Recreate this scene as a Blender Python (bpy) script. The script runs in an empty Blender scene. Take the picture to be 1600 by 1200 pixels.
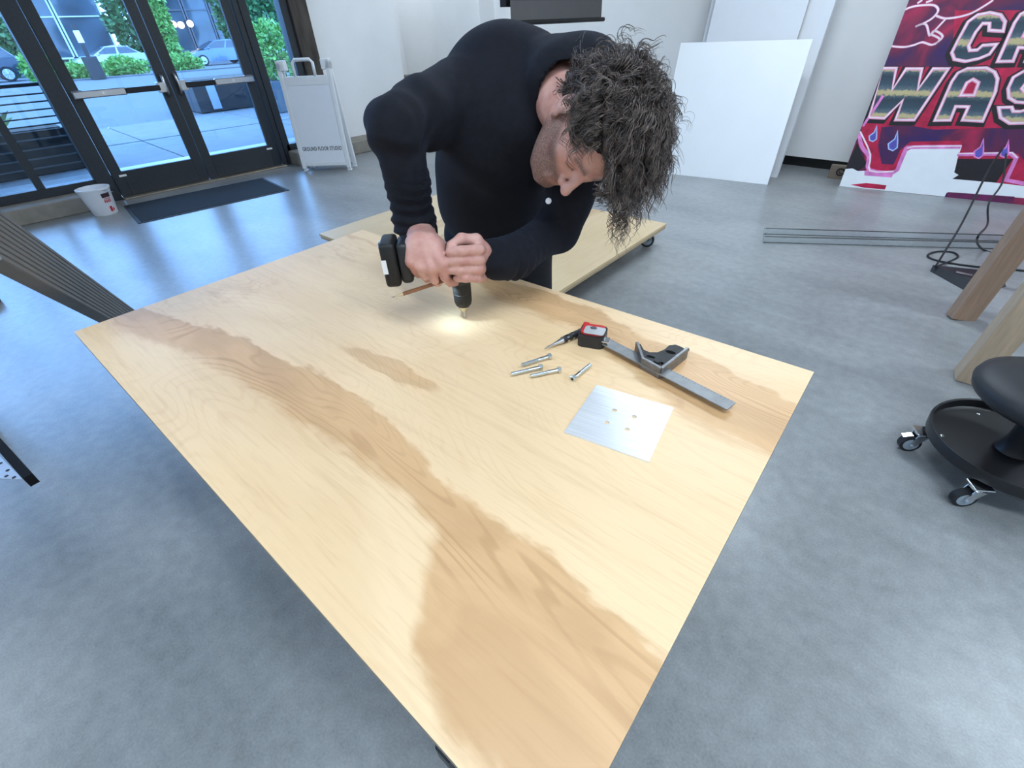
import bpy, bmesh, math, random
import numpy as np
from mathutils import Vector, Matrix
random.seed(7); rng = np.random.default_rng(7)
SC = bpy.context.scene
COL = SC.collection

# ---------------------------------------------------------------- camera
FPX = 717.0                                # focal length in pixels of the 1600x1200 frame
HC = 1.32                                  # eye height above the floor
RM = np.array([[0.718863102, -0.400817704, 0.567962154],
               [0.693847348, 0.463738619, -0.550928625],
               [-0.042564038, 0.790121295, 0.611470884]])
C0 = np.array([0.0, 0.0, HC])
cam = bpy.data.cameras.new('camera'); co = bpy.data.objects.new('camera', cam); COL.objects.link(co)
m4 = Matrix([list(RM[i]) + [C0[i]] for i in range(3)] + [[0, 0, 0, 1]])
co.matrix_world = m4
cam.sensor_width = 36.0; cam.lens = FPX / 1600 * 36; cam.clip_start = 0.02; cam.clip_end = 300
SC.camera = co

# ---------------------------------------------------------------- sky, exposure
SC.view_settings.view_transform = 'Standard'; SC.view_settings.look = 'None'
SC.view_settings.gamma = 1.0; SC.view_settings.use_curve_mapping = False
SC.view_settings.exposure = 0.0
world = bpy.data.worlds.new('sky'); SC.world = world; world.use_nodes = True
wn = world.node_tree.nodes; wl = world.node_tree.links
bg = wn['Background']
tc = wn.new('ShaderNodeTexCoord'); sx = wn.new('ShaderNodeSeparateXYZ'); rp = wn.new('ShaderNodeValToRGB')
wl.new(tc.outputs['Generated'], sx.inputs[0]); wl.new(sx.outputs['Z'], rp.inputs[0]); wl.new(rp.outputs[0], bg.inputs['Color'])
rp.color_ramp.elements[0].position = 0.0; rp.color_ramp.elements[0].color = (0.25, 0.52, 1.0, 1)
rp.color_ramp.elements[1].position = 0.8; rp.color_ramp.elements[1].color = (0.24, 0.50, 1.0, 1)
bg.inputs['Strength'].default_value = 9.0
WARM = (0.75, 0.88, 1.0)                  # colour of the ceiling lamps

# ---------------------------------------------------------------- pixel helpers
def ray(px, py): return RM @ np.array([(px - 800) / FPX, -(py - 600) / FPX, -1.0])
def PZ(px, py, z=0.0):
    r = ray(px, py); return C0 + r * (z - HC) / r[2]
def PX(px, py, x):
    r = ray(px, py); return C0 + r * x / r[0]
def PY(px, py, y):
    r = ray(px, py); return C0 + r * y / r[1]
def PD(px, py, d): return C0 + ray(px, py) * d
def PPL(px, py, o, n):
    r = ray(px, py); o = np.asarray(o, float); n = np.asarray(n, float)
    return C0 + r * (np.dot(o - C0, n) / np.dot(r, n))

# ---------------------------------------------------------------- materials
MATS = {}
def mat(name, color, rough=0.5, metal=0.0, var=0.08, scale=8.0, bump=0.0, bscale=60.0, spec=0.5, coat=0.0, stretch=None, emit=None, rvar=0.0, trans=0.0, ior=1.45):
    if name in MATS: return MATS[name]
    m = bpy.data.materials.new(name); m.use_nodes = True; nt = m.node_tree; N = nt.nodes; L = nt.links
    b = N['Principled BSDF']
    t = N.new('ShaderNodeTexCoord'); mp = N.new('ShaderNodeMapping'); L.new(t.outputs['Object'], mp.inputs[0])
    if stretch: mp.inputs['Scale'].default_value = stretch
    nz = N.new('ShaderNodeTexNoise'); nz.inputs['Scale'].default_value = scale; nz.inputs['Detail'].default_value = 5
    L.new(mp.outputs[0], nz.inputs['Vector'])
    r = N.new('ShaderNodeValToRGB'); r.color_ramp.elements[0].position = 0.3; r.color_ramp.elements[1].position = 0.7
    c = np.array(color[:3])
    r.color_ramp.elements[0].color = (*np.clip(c * (1 - var), 0, 1), 1); r.color_ramp.elements[1].color = (*np.clip(c * (1 + var), 0, 1), 1)
    L.new(nz.outputs['Fac'], r.inputs[0]); L.new(r.outputs[0], b.inputs['Base Color'])
    b.inputs['Roughness'].default_value = rough; b.inputs['Metallic'].default_value = metal
    b.inputs['Specular IOR Level'].default_value = spec; b.inputs['Coat Weight'].default_value = coat
    b.inputs['IOR'].default_value = ior
    if trans: b.inputs['Transmission Weight'].default_value = trans
    if rvar:
        mr = N.new('ShaderNodeMapRange'); mr.inputs[3].default_value = max(0, rough - rvar); mr.inputs[4].default_value = min(1, rough + rvar)
        L.new(nz.outputs['Fac'], mr.inputs[0]); L.new(mr.outputs[0], b.inputs['Roughness'])
    if bump:
        n2 = N.new('ShaderNodeTexNoise'); n2.inputs['Scale'].default_value = bscale; n2.inputs['Detail'].default_value = 4
        L.new(mp.outputs[0], n2.inputs['Vector'])
        bp = N.new('ShaderNodeBump'); bp.inputs['Strength'].default_value = bump; bp.inputs['Distance'].default_value = 0.01
        L.new(n2.outputs['Fac'], bp.inputs['Height']); L.new(bp.outputs[0], b.inputs['Normal'])
    if emit:
        b.inputs['Emission Color'].default_value = (*emit[:3], 1); b.inputs['Emission Strength'].default_value = emit[3]
    MATS[name] = m; return m

def glass_mat(name, tint=(0.9, 0.96, 1.0), ior=1.5):
    m = bpy.data.materials.new(name); m.use_nodes = True; nt = m.node_tree; N = nt.nodes; L = nt.links
    N.remove(N['Principled BSDF']); out = N['Material Output']
    tr = N.new('ShaderNodeBsdfTransparent'); gl = N.new('ShaderNodeBsdfGlossy'); gl.inputs['Roughness'].default_value = 0.02
    tr.inputs['Color'].default_value = (*tint, 1)
    fr = N.new('ShaderNodeFresnel'); fr.inputs['IOR'].default_value = ior
    mx = N.new('ShaderNodeMixShader'); L.new(fr.outputs[0], mx.inputs[0]); L.new(tr.outputs[0], mx.inputs[1]); L.new(gl.outputs[0], mx.inputs[2])
    L.new(mx.outputs[0], out.inputs[0]); MATS[name] = m; return m

def concrete_mat():
    m = bpy.data.materials.new('polished_concrete'); m.use_nodes = True; nt = m.node_tree; N = nt.nodes; L = nt.links
    b = N['Principled BSDF']; t = N.new('ShaderNodeTexCoord')
    def noise(sc, det, st=(1, 1, 1), dist=0.0, rot=0.0):
        mp = N.new('ShaderNodeMapping'); mp.inputs['Scale'].default_value = st; mp.inputs['Rotation'].default_value = (0, 0, rot)
        L.new(t.outputs['Object'], mp.inputs[0])
        n = N.new('ShaderNodeTexNoise'); n.inputs['Scale'].default_value = sc; n.inputs['Detail'].default_value = det; n.inputs['Distortion'].default_value = dist
        L.new(mp.outputs[0], n.inputs['Vector']); return n.outputs['Fac']
    n1 = noise(0.8, 5, (1, 1, 1), 0.2); n2 = noise(2.6, 7, (0.6, 1.5, 1), 0.25, 0.75); n3 = noise(22, 6); n4 = noise(160, 3)
    def mix(a, bb, f):
        x = N.new('ShaderNodeMix'); x.data_type = 'FLOAT'; x.inputs[0].default_value = f; L.new(a, x.inputs[2]); L.new(bb, x.inputs[3]); return x.outputs[0]
    h = mix(mix(n1, n2, 0.45), mix(n3, n4, 0.5), 0.42)
    r = N.new('ShaderNodeValToRGB'); r.color_ramp.interpolation = 'LINEAR'; e = r.color_ramp.elements
    e[0].position = 0.26; e[0].color = (0.10, 0.106, 0.108, 1); e[1].position = 0.74; e[1].color = (0.42, 0.43, 0.43, 1)
    x = r.color_ramp.elements.new(0.5); x.color = (0.255, 0.265, 0.267, 1)
    L.new(h, r.inputs[0]); L.new(r.outputs[0], b.inputs['Base Color'])
    b.inputs['Roughness'].default_value = 0.30
    bp = N.new('ShaderNodeBump'); bp.inputs['Strength'].default_value = 0.05; bp.inputs['Distance'].default_value = 0.01
    L.new(mix(n3, n4, 0.5), bp.inputs['Height']); L.new(bp.outputs[0], b.inputs['Normal'])
    MATS['concrete'] = m; return m

def ply_mat(name, ramps, pale=(0.84, 0.605, 0.360), heart=(0.56, 0.325, 0.150), eye=False, L2=0.705, grain=1.0):
    """birch veneer: object x runs along the grain; ramps = list of [(u, lo, hi)...] heartwood streaks"""
    m = bpy.data.materials.new(name); m.use_nodes = True; nt = m.node_tree; N = nt.nodes; L = nt.links
    b = N['Principled BSDF']; t = N.new('ShaderNodeTexCoord'); sp = N.new('ShaderNodeSeparateXYZ'); L.new(t.outputs['Object'], sp.inputs[0])
    def noise(sc, det, st=(1, 1, 1), dist=0.0):
        mp = N.new('ShaderNodeMapping'); mp.inputs['Scale'].default_value = st; L.new(t.outputs['Object'], mp.inputs[0])
        n = N.new('ShaderNodeTexNoise'); n.inputs['Scale'].default_value = sc; n.inputs['Detail'].default_value = det; n.inputs['Distortion'].default_value = dist
        L.new(mp.outputs[0], n.inputs['Vector']); return n.outputs['Fac']
    def M(op, a, bb=None, c=None, clamp=False):
        x = N.new('ShaderNodeMath'); x.operation = op; x.use_clamp = clamp
        for i, v in enumerate((a, bb, c)):
            if v is None: continue
            if isinstance(v, (int, float)): x.inputs[i].default_value = v
            else: L.new(v, x.inputs[i])
        return x.outputs[0]
    def sstep(v, lo, hi):
        x = N.new('ShaderNodeMapRange'); x.interpolation_type = 'SMOOTHSTEP'; L.new(v, x.inputs[0])
        for i, q in ((1, lo), (2, hi)):
            if isinstance(q, (int, float)): x.inputs[i].default_value = q
            else: L.new(q, x.inputs[i])
        return x.outputs[0]
    U, V = sp.outputs[0], sp.outputs[1]
    wob = M('MULTIPLY', M('SUBTRACT', noise(3.0, 3, (1, 2.0, 1)), 0.5), 0.05)
    wob2 = M('MULTIPLY', M('SUBTRACT', noise(14, 4, (1, 2.4, 1)), 0.5), 0.055)
    Vd = M('ADD', V, M('ADD', wob, wob2))
    un = M('MULTIPLY_ADD', U, 0.5 / L2, 0.5)
    mask = None
    for st in ramps:
        r = N.new('ShaderNodeValToRGB'); L.new(un, r.inputs[0]); el = r.color_ramp.elements; r.color_ramp.interpolation = 'LINEAR'
        pos = [min(1, max(0, 0.5 + 0.5 * q_[0] / L2)) for q_ in st]
        el[0].position = pos[0]; el[1].position = pos[-1]
        el[0].color = (st[0][1] + 0.5, st[0][2] + 0.5, 0, 1); el[1].color = (st[-1][1] + 0.5, st[-1][2] + 0.5, 0, 1)
        for p_, q_ in list(zip(pos, st))[1:-1]:
            e = el.new(p_); e.color = (q_[1] + 0.5, q_[2] + 0.5, 0, 1)
        s2 = N.new('ShaderNodeSeparateColor'); L.new(r.outputs[0], s2.inputs[0])
        lo = M('SUBTRACT', s2.outputs[0], 0.5); hi = M('SUBTRACT', s2.outputs[1], 0.5)
        mk = M('MULTIPLY', sstep(Vd, M('SUBTRACT', lo, 0.020), M('ADD', lo, 0.012)), M('SUBTRACT', 1.0, sstep(Vd, M('SUBTRACT', hi, 0.004), M('ADD', hi, 0.007))))
        mask = mk if mask is None else M('MAXIMUM', mask, mk)
    if eye:
        a = M('DIVIDE', M('SUBTRACT', U, 0.035), 0.155); bb = M('DIVIDE', M('ADD', Vd, M('MULTIPLY_ADD', U, -0.06, 0.052)), 0.026)
        d = M('ADD', M('MULTIPLY', a, a), M('MULTIPLY', bb, bb))
        mask = M('MAXIMUM', mask, M('MULTIPLY', M('SUBTRACT', 1.0, sstep(d, 0.55, 1.0)), 0.75))
        for (u0, v0, ru, rv, s) in ((-0.58, 0.24, 0.13, 0.09, 0.45), (-0.60, -0.05, 0.10, 0.14, 0.35), (-0.64, -0.31, 0.10, 0.08, 0.5)):
            a = M('DIVIDE', M('SUBTRACT', U, u0), ru); bb = M('DIVIDE', M('SUBTRACT', Vd, v0), rv)
            d = M('ADD', M('MULTIPLY', a, a), M('MULTIPLY', bb, bb))
            pt = M('MULTIPLY', M('SUBTRACT', 1.0, sstep(d, 0.2, 1.0)), sstep(noise(9, 5, (1, 2.5, 1), 1.2), 0.42, 0.62))
            mask = M('MAXIMUM', mask, M('MULTIPLY', pt, s))
    # figure: flowing growth lines
    gn = noise(1.5, 3.0, (0.55, 1.7, 1), 0.7); gl_ = M('SINE', M('MULTIPLY', gn, 340.0)); brk = sstep(noise(5.0, 3, (0.5, 2.0, 1)), 0.35, 0.65)
    lines = M('MULTIPLY', sstep(gl_, 0.25, 1.0), brk)
    fib = noise(260, 3, (0.05, 1, 1)); fib2 = noise(60, 4, (0.06, 1, 1)); cl = noise(2.2, 4, (0.7, 2.0, 1), 0.7)
    def mixc(f, a, c):
        x = N.new('ShaderNodeMix'); x.data_type = 'RGBA'
        if isinstance(f, (int, float)): x.inputs[0].default_value = f
        else: L.new(f, x.inputs[0])
        for i, v in ((6, a), (7, c)):
            if isinstance(v, tuple): x.inputs[i].default_value = (*v, 1)
            else: L.new(v, x.inputs[i])
        return x.outputs[2]
    pl2 = tuple(np.array(pale) * np.array((0.90, 0.86, 0.80))); ht2 = tuple(np.array(heart) * np.array((0.80, 0.74, 0.68))); ht3 = tuple(np.array(heart) * np.array((1.18, 1.22, 1.28)))
    cp = mixc(M('MULTIPLY', sstep(cl, 0.40, 0.68), 0.7), pale, pl2)
    chh = mixc(sstep(noise(4.5, 5, (0.8, 2.6, 1), 1.0), 0.36, 0.66), ht3, heart)
    chh = mixc(M('MULTIPLY', lines, 0.65), chh, ht2)
    cp = mixc(M('MULTIPLY', lines, 0.20 * grain), cp, ht3)
    c = mixc(M('MULTIPLY', mask, 0.90), cp, chh)
    c = mixc(M('MULTIPLY', sstep(fib, 0.50, 0.75), 0.16), c, ht2)
    c = mixc(M('MULTIPLY', sstep(fib2, 0.52, 0.72), 0.13), c, ht2)
    L.new(c, b.inputs['Base Color'])
    b.inputs['Roughness'].default_value = 0.42; b.inputs['Specular IOR Level'].default_value = 0.45
    bp = N.new('ShaderNodeBump'); bp.inputs['Strength'].default_value = 0.05; bp.inputs['Distance'].default_value = 0.003
    L.new(fib, bp.inputs['Height']); L.new(bp.outputs[0], b.inputs['Normal'])
    MATS[name] = m; return m

# ---------------------------------------------------------------- geometry helpers
def V3(p): return Vector((float(p[0]), float(p[1]), float(p[2])))
def bx(bm, c, s, rot=None, bev=0.0, seg=1):
    """box centre c, size s"""
    mx = Matrix.Translation(V3(c)) @ ((rot.to_4x4()) if rot is not None else Matrix.Identity(4)) @ Matrix.Diagonal((s[0], s[1], s[2], 1))
    r = bmesh.ops.create_cube(bm, size=1.0, matrix=mx)
    if bev > 0:
        es = list({e for v in r['verts'] for e in v.link_edges})
        bmesh.ops.bevel(bm, geom=es, offset=bev, segments=seg, affect='EDGES', profile=0.5)
    return bm
def box_between(bm, lo, hi, bev=0.0, seg=1):
    lo = np.minimum(lo, hi) if False else np.array(lo, float); hi = np.array(hi, float)
    return bx(bm, (lo + hi) / 2, np.abs(hi - lo), None, bev, seg)
def cyl(bm, a, b, r0, r1=None, seg=16):
    r1 = r0 if r1 is None else r1
    a = V3(a); b = V3(b); d = b - a; q = d.to_track_quat('Z', 'Y').to_matrix().to_4x4()
    bmesh.ops.create_cone(bm, cap_ends=True, cap_tris=False, segments=seg, radius1=r0, radius2=r1, depth=d.length, matrix=Matrix.Translation((a + b) / 2) @ q)
    return bm
def sph(bm, c, r, seg=16, scale=(1, 1, 1), rot=None):
    mx = Matrix.Translation(V3(c)) @ (rot.to_4x4() if rot is not None else Matrix.Identity(4)) @ Matrix.Diagonal((r * scale[0], r * scale[1], r * scale[2], 1))
    bmesh.ops.create_uvsphere(bm, u_segments=seg, v_segments=max(6, seg // 2), radius=1.0, matrix=mx); return bm
def lathe(bm, prof, seg=32, mx=None):
    """prof: list of (r, z)"""
    mx = mx or Matrix.Identity(4); rings = []
    for r, z in prof:
        if r < 1e-6: rings.append([bm.verts.new(mx @ Vector((0, 0, z)))])
        else: rings.append([bm.verts.new(mx @ Vector((r * math.cos(2 * math.pi * i / seg), r * math.sin(2 * math.pi * i / seg), z))) for i in range(seg)])
    for A, B in zip(rings[:-1], rings[1:]):
        for i in range(seg):
            j = (i + 1) % seg
            if len(A) == 1 and len(B) == 1: continue
            if len(A) == 1: bm.faces.new((A[0], B[j], B[i]))
            elif len(B) == 1: bm.faces.new((A[i], A[j], B[0]))
            else: bm.faces.new((A[i], A[j], B[j], B[i]))
    return bm
def smooth_path(pts, n=8):
    P = [np.array(p, float) for p in pts]; out = []
    for i in range(len(P) - 1):
        p0 = P[max(0, i - 1)]; p1 = P[i]; p2 = P[i + 1]; p3 = P[min(len(P) - 1, i + 2)]
        for k in range(n):
            t = k / n
            out.append(0.5 * ((2 * p1) + (-p0 + p2) * t + (2 * p0 - 5 * p1 + 4 * p2 - p3) * t * t + (-p0 + 3 * p1 - 3 * p2 + p3) * t ** 3))
    out.append(P[-1]); return out
def sweep(bm, pts, r, seg=8, cap=True):
    pts = [V3(p) for p in pts]; n = len(pts); rs = r if hasattr(r, '__len__') else [r] * n
    T = [(pts[min(i + 1, n - 1)] - pts[max(i - 1, 0)]).normalized() for i in range(n)]
    ref = Vector((0, 0, 1)) if abs(T[0].z) < 0.9 else Vector((1, 0, 0))
    nrm = (ref - T[0] * ref.dot(T[0])).normalized(); rings = []
    for i in range(n):
        nrm = (nrm - T[i] * nrm.dot(T[i])).normalized(); bn = T[i].cross(nrm)
        rings.append([bm.verts.new(pts[i] + (nrm * math.cos(2 * math.pi * k / seg) + bn * math.sin(2 * math.pi * k / seg)) * rs[i]) for k in range(seg)])
    for A, B in zip(rings[:-1], rings[1:]):
        for k in range(seg): bm.faces.new((A[k], A[(k + 1) % seg], B[(k + 1) % seg], B[k]))
    if cap: bm.faces.new(rings[0][::-1]); bm.faces.new(rings[-1])
    return bm
def prism(bm, poly, o, ex, ey, ez, h):
    """extrude a 2D polygon (in the ex, ey plane from o) by h along ez"""
    o, ex, ey, ez = V3(o), V3(ex), V3(ey), V3(ez)
    A = [bm.verts.new(o + ex * p[0] + ey * p[1]) for p in poly]; B = [bm.verts.new(o + ex * p[0] + ey * p[1] + ez * h) for p in poly]
    n = len(poly)
    try:
        bm.faces.new(A[::-1]); bm.faces.new(B)
        for i in range(n): bm.faces.new((A[i], A[(i + 1) % n], B[(i + 1) % n], B[i]))
    except ValueError: pass
    return bm
def NB(): return bmesh.new()
def obj(name, bm, material, parent=None, smooth=False, loc=None, rot=None):
    bmesh.ops.recalc_face_normals(bm, faces=bm.faces[:])
    me = bpy.data.meshes.new(name); bm.to_mesh(me); bm.free()
    if smooth:
        for p in me.polygons: p.use_smooth = True
        if smooth == 'auto':
            me.set_sharp_from_angle(angle=math.radians(35))
    me.materials.append(material)
    o = bpy.data.objects.new(name, me); COL.objects.link(o)
    if loc is not None: o.location = V3(loc)
    if rot is not None: o.rotation_euler = rot
    if parent is not None: o.parent = parent
    return o
def empty(name, loc=(0, 0, 0), rz=0.0):
    o = bpy.data.objects.new(name, None); o.empty_display_size = 0.05; COL.objects.link(o)
    o.location = V3(loc); o.rotation_euler = (0, 0, rz); return o
def tag(o, label, cat, group=None):
    o['label'] = label; o['category'] = cat
    if group: o['group'] = group
    return o
def struct(o, label=None):
    o['kind'] = 'structure'
    if label: o['label'] = label
    return o
def copy_tree(o, parent=None):
    c = o.copy(); COL.objects.link(c); c.parent = parent
    for ch in list(o.children): copy_tree(ch, c)
    return c
# ================================================================= the room
XF, YB = -6.9, 6.0                          # storefront plane, back wall plane
XR, YN, ZC = 4.2, -4.2, 3.7                 # right wall, near wall, ceiling
conc = concrete_mat()
white_wall = mat('white_wall_paint', (0.84, 0.84, 0.84), 0.75, var=0.02, scale=3, bump=0.05, bscale=180)
dark_alu = mat('dark_bronze_aluminium', (0.030, 0.035, 0.042), 0.42, 0.0, var=0.10, scale=40, spec=0.5)
rough_conc = mat('rough_concrete', (0.26, 0.235, 0.20), 0.85, var=0.16, scale=9, bump=0.2, bscale=60)
black_paint = mat('black_paint', (0.012, 0.012, 0.013), 0.5, var=0.1)
glass = glass_mat('clear_window_glass', (0.90, 0.96, 1.0))
steel = mat('brushed_steel', (0.62, 0.63, 0.64), 0.28, 1.0, var=0.06, scale=30, stretch=(1, 12, 1))
chrome = mat('bright_chrome', (0.80, 0.82, 0.84), 0.12, 1.0, var=0.02)
rubber = mat('black_rubber', (0.018, 0.018, 0.019), 0.6, var=0.12)

b = NB(); box_between(b, (-8.9, YN - 0.2, -0.12), (XR + 0.2, YB + 0.4, 0.0)); struct(obj('floor', b, conc), 'polished grey concrete floor of the studio')
b = NB(); box_between(b, (-8.9, YN - 0.2, ZC), (XR + 0.2, YB + 0.4, ZC + 0.2)); struct(obj('ceiling', b, white_wall), 'plain white studio ceiling')
b = NB(); box_between(b, (XR, YN - 0.2, 0), (XR + 0.2, YB + 0.4, ZC)); struct(obj('wall_right', b, white_wall), 'white side wall')
b = NB(); box_between(b, (-8.9, YN - 0.2, 0), (XR, YN, ZC)); struct(obj('wall_near', b, white_wall), 'white wall behind the viewer')
# back wall with its pilaster and recess
wb = empty('wall_back'); struct(wb, 'white back wall with a shallow pilaster')
b = NB(); box_between(b, (-5.95, YB, 0.10), (XR, YB + 0.3, ZC)); obj('wall_panel', b, white_wall, wb)
b = NB(); box_between(b, (-7.36, YB - 0.14, 0.0), (-6.30, YB + 0.3, ZC)); obj('pilaster', b, white_wall, wb)
b = NB(); box_between(b, (-8.9, YB + 0.16, 0.0), (-5.95, YB + 0.3, ZC)); obj('recess', b, white_wall, wb)
b = NB(); box_between(b, (-8.9, YB - 0.05, 0.0), (-7.36, YB + 0.16, 0.72)); obj('concrete_ledge', b, rough_conc, wb)
b = NB(); box_between(b, (-5.95, YB + 0.06, 0.0), (XR, YB + 0.3, 0.10)); struct(obj('baseboard_back', b, black_paint), 'black recessed base under the back wall')
# white wall between the timber post and the alcove
b = NB(); box_between(b, (-7.25, 3.515, 0.0), (-7.0, 4.86, ZC)); struct(obj('wall_left', b, white_wall), 'white wall between the doors and the alcove')
b = NB(); box_between(b, (-8.9, 4.86, 0.0), (-8.75, YB + 0.3, ZC)); box_between(b, (-8.9, 4.7, 0.0), (-7.25, 4.86, ZC)); struct(obj('wall_alcove', b, white_wall), 'white wall of the alcove')

# concrete kerb under the storefront, broken by the doors
b = NB(); box_between(b, (-7.05, YN, 0.0), (-6.60, 0.66, 0.15), 0.012, 2); struct(obj('trim_1', b, rough_conc), 'rough concrete kerb under the window beside the bucket')
b = NB(); box_between(b, (-7.05, 2.74, 0.0), (-6.62, 4.84, 0.16), 0.012, 2); struct(obj('trim_2', b, rough_conc), 'rough concrete kerb under the white wall')

# storefront windows
def frame_bar(parent, lo, hi, name='mullion'):
    b = NB(); box_between(b, lo, hi, 0.004); return obj(name, b, dark_alu, parent)
def pane(parent, lo, hi):
    b = NB(); box_between(b, lo, hi); return obj('pane', b, glass, parent)
ZT = 2.72
w1 = empty('window_1'); struct(w1, 'dark framed storefront window over the concrete kerb')
ys = [0.70 - 0.53 * i for i in range(10)]
frame_bar(w1, (XF - 0.12, YN, 0.15), (XF + 0.03, 0.62, 0.235), 'sill_rail')
frame_bar(w1, (XF - 0.12, YN, ZT), (XF + 0.03, 0.62, ZT + 0.09), 'head_rail')
for i, y in enumerate(ys[1:]):
    frame_bar(w1, (XF - 0.12, y - 0.035, 0.235), (XF + 0.03, y + 0.035, ZT))
for i in range(len(ys) - 1):
    hi_y = 0.62 if i == 0 else ys[i] - 0.035
    pane(w1, (XF - 0.06, ys[i + 1] + 0.035, 0.235), (XF - 0.045, hi_y, ZT))
w2 = empty('window_2'); struct(w2, 'narrow dark framed sidelight between door and timber post')
frame_bar(w2, (XF - 0.12, 2.74, 0.15), (XF + 0.03, 3.26, 0.235), 'sill_rail')
frame_bar(w2, (XF - 0.12, 2.74, ZT), (XF + 0.03, 3.26, ZT + 0.09), 'head_rail')
frame_bar(w2, (XF - 0.12, 3.17, 0.235), (XF + 0.03, 3.26, ZT), 'stile')
pane(w2, (XF - 0.06, 2.79, 0.235), (XF - 0.045, 3.17, ZT))
w3 = empty('window_3'); struct(w3, 'transom glazing above the doors')
frame_bar(w3, (XF - 0.12, YN, ZC - 0.1), (XF + 0.03, 3.52, ZC), 'head_rail')
pane(w3, (XF - 0.06, YN, ZT + 0.09), (XF - 0.045, 3.28, ZC - 0.1))
# timber post
wood_post = mat('weathered_timber', (0.060, 0.050, 0.042), 0.8, var=0.5, scale=5, stretch=(3, 3, 0.5), bump=0.4, bscale=30)
b = NB(); box_between(b, (XF - 0.25, 3.27, 0.0), (XF + 0.06, 3.50, ZC), 0.01, 2)
tag(obj('timber_post', b, wood_post), 'dark weathered timber post beside the white wall', 'post')

# the pair of doors
d0 = empty('door_1'); struct(d0, 'dark door frame with threshold')
frame_bar(d0, (XF - 0.12, 0.62, 0.0), (XF + 0.05, 0.77, ZT), 'jamb'); frame_bar(d0, (XF - 0.12, 2.62, 0.0), (XF + 0.05, 2.68, ZT), 'jamb')
frame_bar(d0, (XF - 0.12, 2.695, 0.0), (XF + 0.03, 2.785, ZT), 'jamb')
frame_bar(d0, (XF - 0.12, 0.77, 2.22), (XF + 0.05, 2.62, 2.34), 'head')
pane(d0, (XF - 0.06, 0.77, 2.34), (XF - 0.045, 2.62, ZT))
frame_bar(d0, (XF - 0.12, 0.62, ZT), (XF + 0.05, 2.74, ZT + 0.09), 'head')
b = NB(); box_between(b, (XF - 0.10, 0.77, 0.0), (XF + 0.12, 2.64, 0.018), 0.005); obj('threshold', b, mat('brass_threshold', (0.42, 0.36, 0.28), 0.4, 0.8, var=0.15), d0)
blackpad = mat('black_vinyl', (0.01, 0.01, 0.011), 0.35)
white_sticker = mat('white_sticker', (0.8, 0.8, 0.8), 0.5)
def leaf(n, y0, y1, s):
    """one glazed door leaf; s=+1 when its meeting stile is on the high-y side"""
    e = empty('door_%d' % n, (XF, (y0 + y1) / 2, 0)); struct(e, 'dark glazed door leaf with steel push bar')
    yc = (y0 + y1) / 2; w = (y1 - y0) / 2
    def bar(name, ya, yb, za, zb, m=dark_alu, xa=-0.025, xb=0.025, bev=0.003, par=e):
        b = NB(); box_between(b, (xa, min(ya, yb), za), (xb, max(ya, yb), zb), bev); return obj(name, b, m, par)
    bar('stile', -w, -w + 0.10, 0.02, 2.21); bar('stile', w - 0.10, w, 0.02, 2.21)
    bar('bottom_rail', -w + 0.10, w - 0.10, 0.02, 0.265); bar('top_rail', -w + 0.10, w - 0.10, 2.10, 2.21)
    bar('pane', -w + 0.10, w - 0.10, 0.265, 2.10, glass, -0.008, 0.008, 0)
    # push bar: steel housing towards the hinge, black pad towards the meeting stile
    ho, mid, me_ = -s * (w - 0.03), s * 0.02, s * (w - 0.12)
    p = bar('push_bar', ho, mid + s*0.0, 0.95, 1.015, steel, 0.05, 0.10, 0.008)
    bar('black_pad', mid, me_, 0.957, 1.008, blackpad, 0.055, 0.105, 0.006, p)
    bar('end_bracket', ho, ho + s * 0.09, 0.945, 1.02, steel, 0.025, 0.055, 0.004, p)
    bar('end_bracket', me_ - s*0.02, me_ + s * 0.05, 0.935, 1.03, steel, 0.025, 0.10, 0.004, p)
    b = NB(); cyl(b, (0.10, mid - s * 0.20, 0.982), (0.104, mid - s * 0.20, 0.982), 0.010, seg=12); obj('key_cylinder', b, chrome, p)
    # curved pull
    yy = s * (w - 0.055)
    b = NB(); sweep(b, smooth_path([(0.025, yy, 0.90), (0.07, yy - s*0.004, 0.93), (0.085, yy - s * 0.01, 1.0), (0.07, yy - s*0.004, 1.07), (0.025, yy, 1.10)], 6), 0.014, 10); obj('pull_handle', b, steel, e, True)
    b = NB(); box_between(b, (0.0255, -s*w + s*0.06, 0.215), (0.027, -s*w + s * 0.13, 0.235)); obj('sticker', b, white_sticker, e)
    return e
leaf(2, 0.78, 1.695, 1); leaf(3, 1.705, 2.61, -1)

# ceiling lamps: suspended linear LED fixtures
def ceiling_lamp(x, y, lx, ly, power, name_label, rz=0):
    e = empty('ceiling_lamp', (x, y, ZC - 0.55)); tag(e, name_label, 'lamp', 'linear lamps hanging from the ceiling')
    b = NB(); box_between(b, (-lx / 2, -ly / 2, 0.0), (lx / 2, ly / 2, 0.07), 0.006); obj('housing', b, mat('white_lamp_housing', (0.75, 0.75, 0.75), 0.5), e)
    b = NB(); box_between(b, (-lx / 2 + 0.01, -ly / 2 + 0.01, -0.012), (lx / 2 - 0.01, ly / 2 - 0.01, 0.0)); obj('diffuser', b, mat('lamp_diffuser', (0.9, 0.9, 0.9), 0.6, emit=(*WARM, 3.0)), e)
    for sx_ in (-0.35, 0.35):
        b = NB(); cyl(b, (sx_ * lx, sx_ * ly * 0, 0.07), (sx_ * lx, 0, 0.55), 0.004, seg=8); obj('cable', b, steel, e)
    l = bpy.data.lights.new('lamp_light', 'AREA'); l.shape = 'RECTANGLE'; l.size = lx; l.size_y = ly; l.energy = power; l.color = WARM
    lo = bpy.data.objects.new('lamp_light', l); COL.objects.link(lo); lo.parent = e; lo.location = (0, 0, -0.02)
    return e
LP = 44
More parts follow.
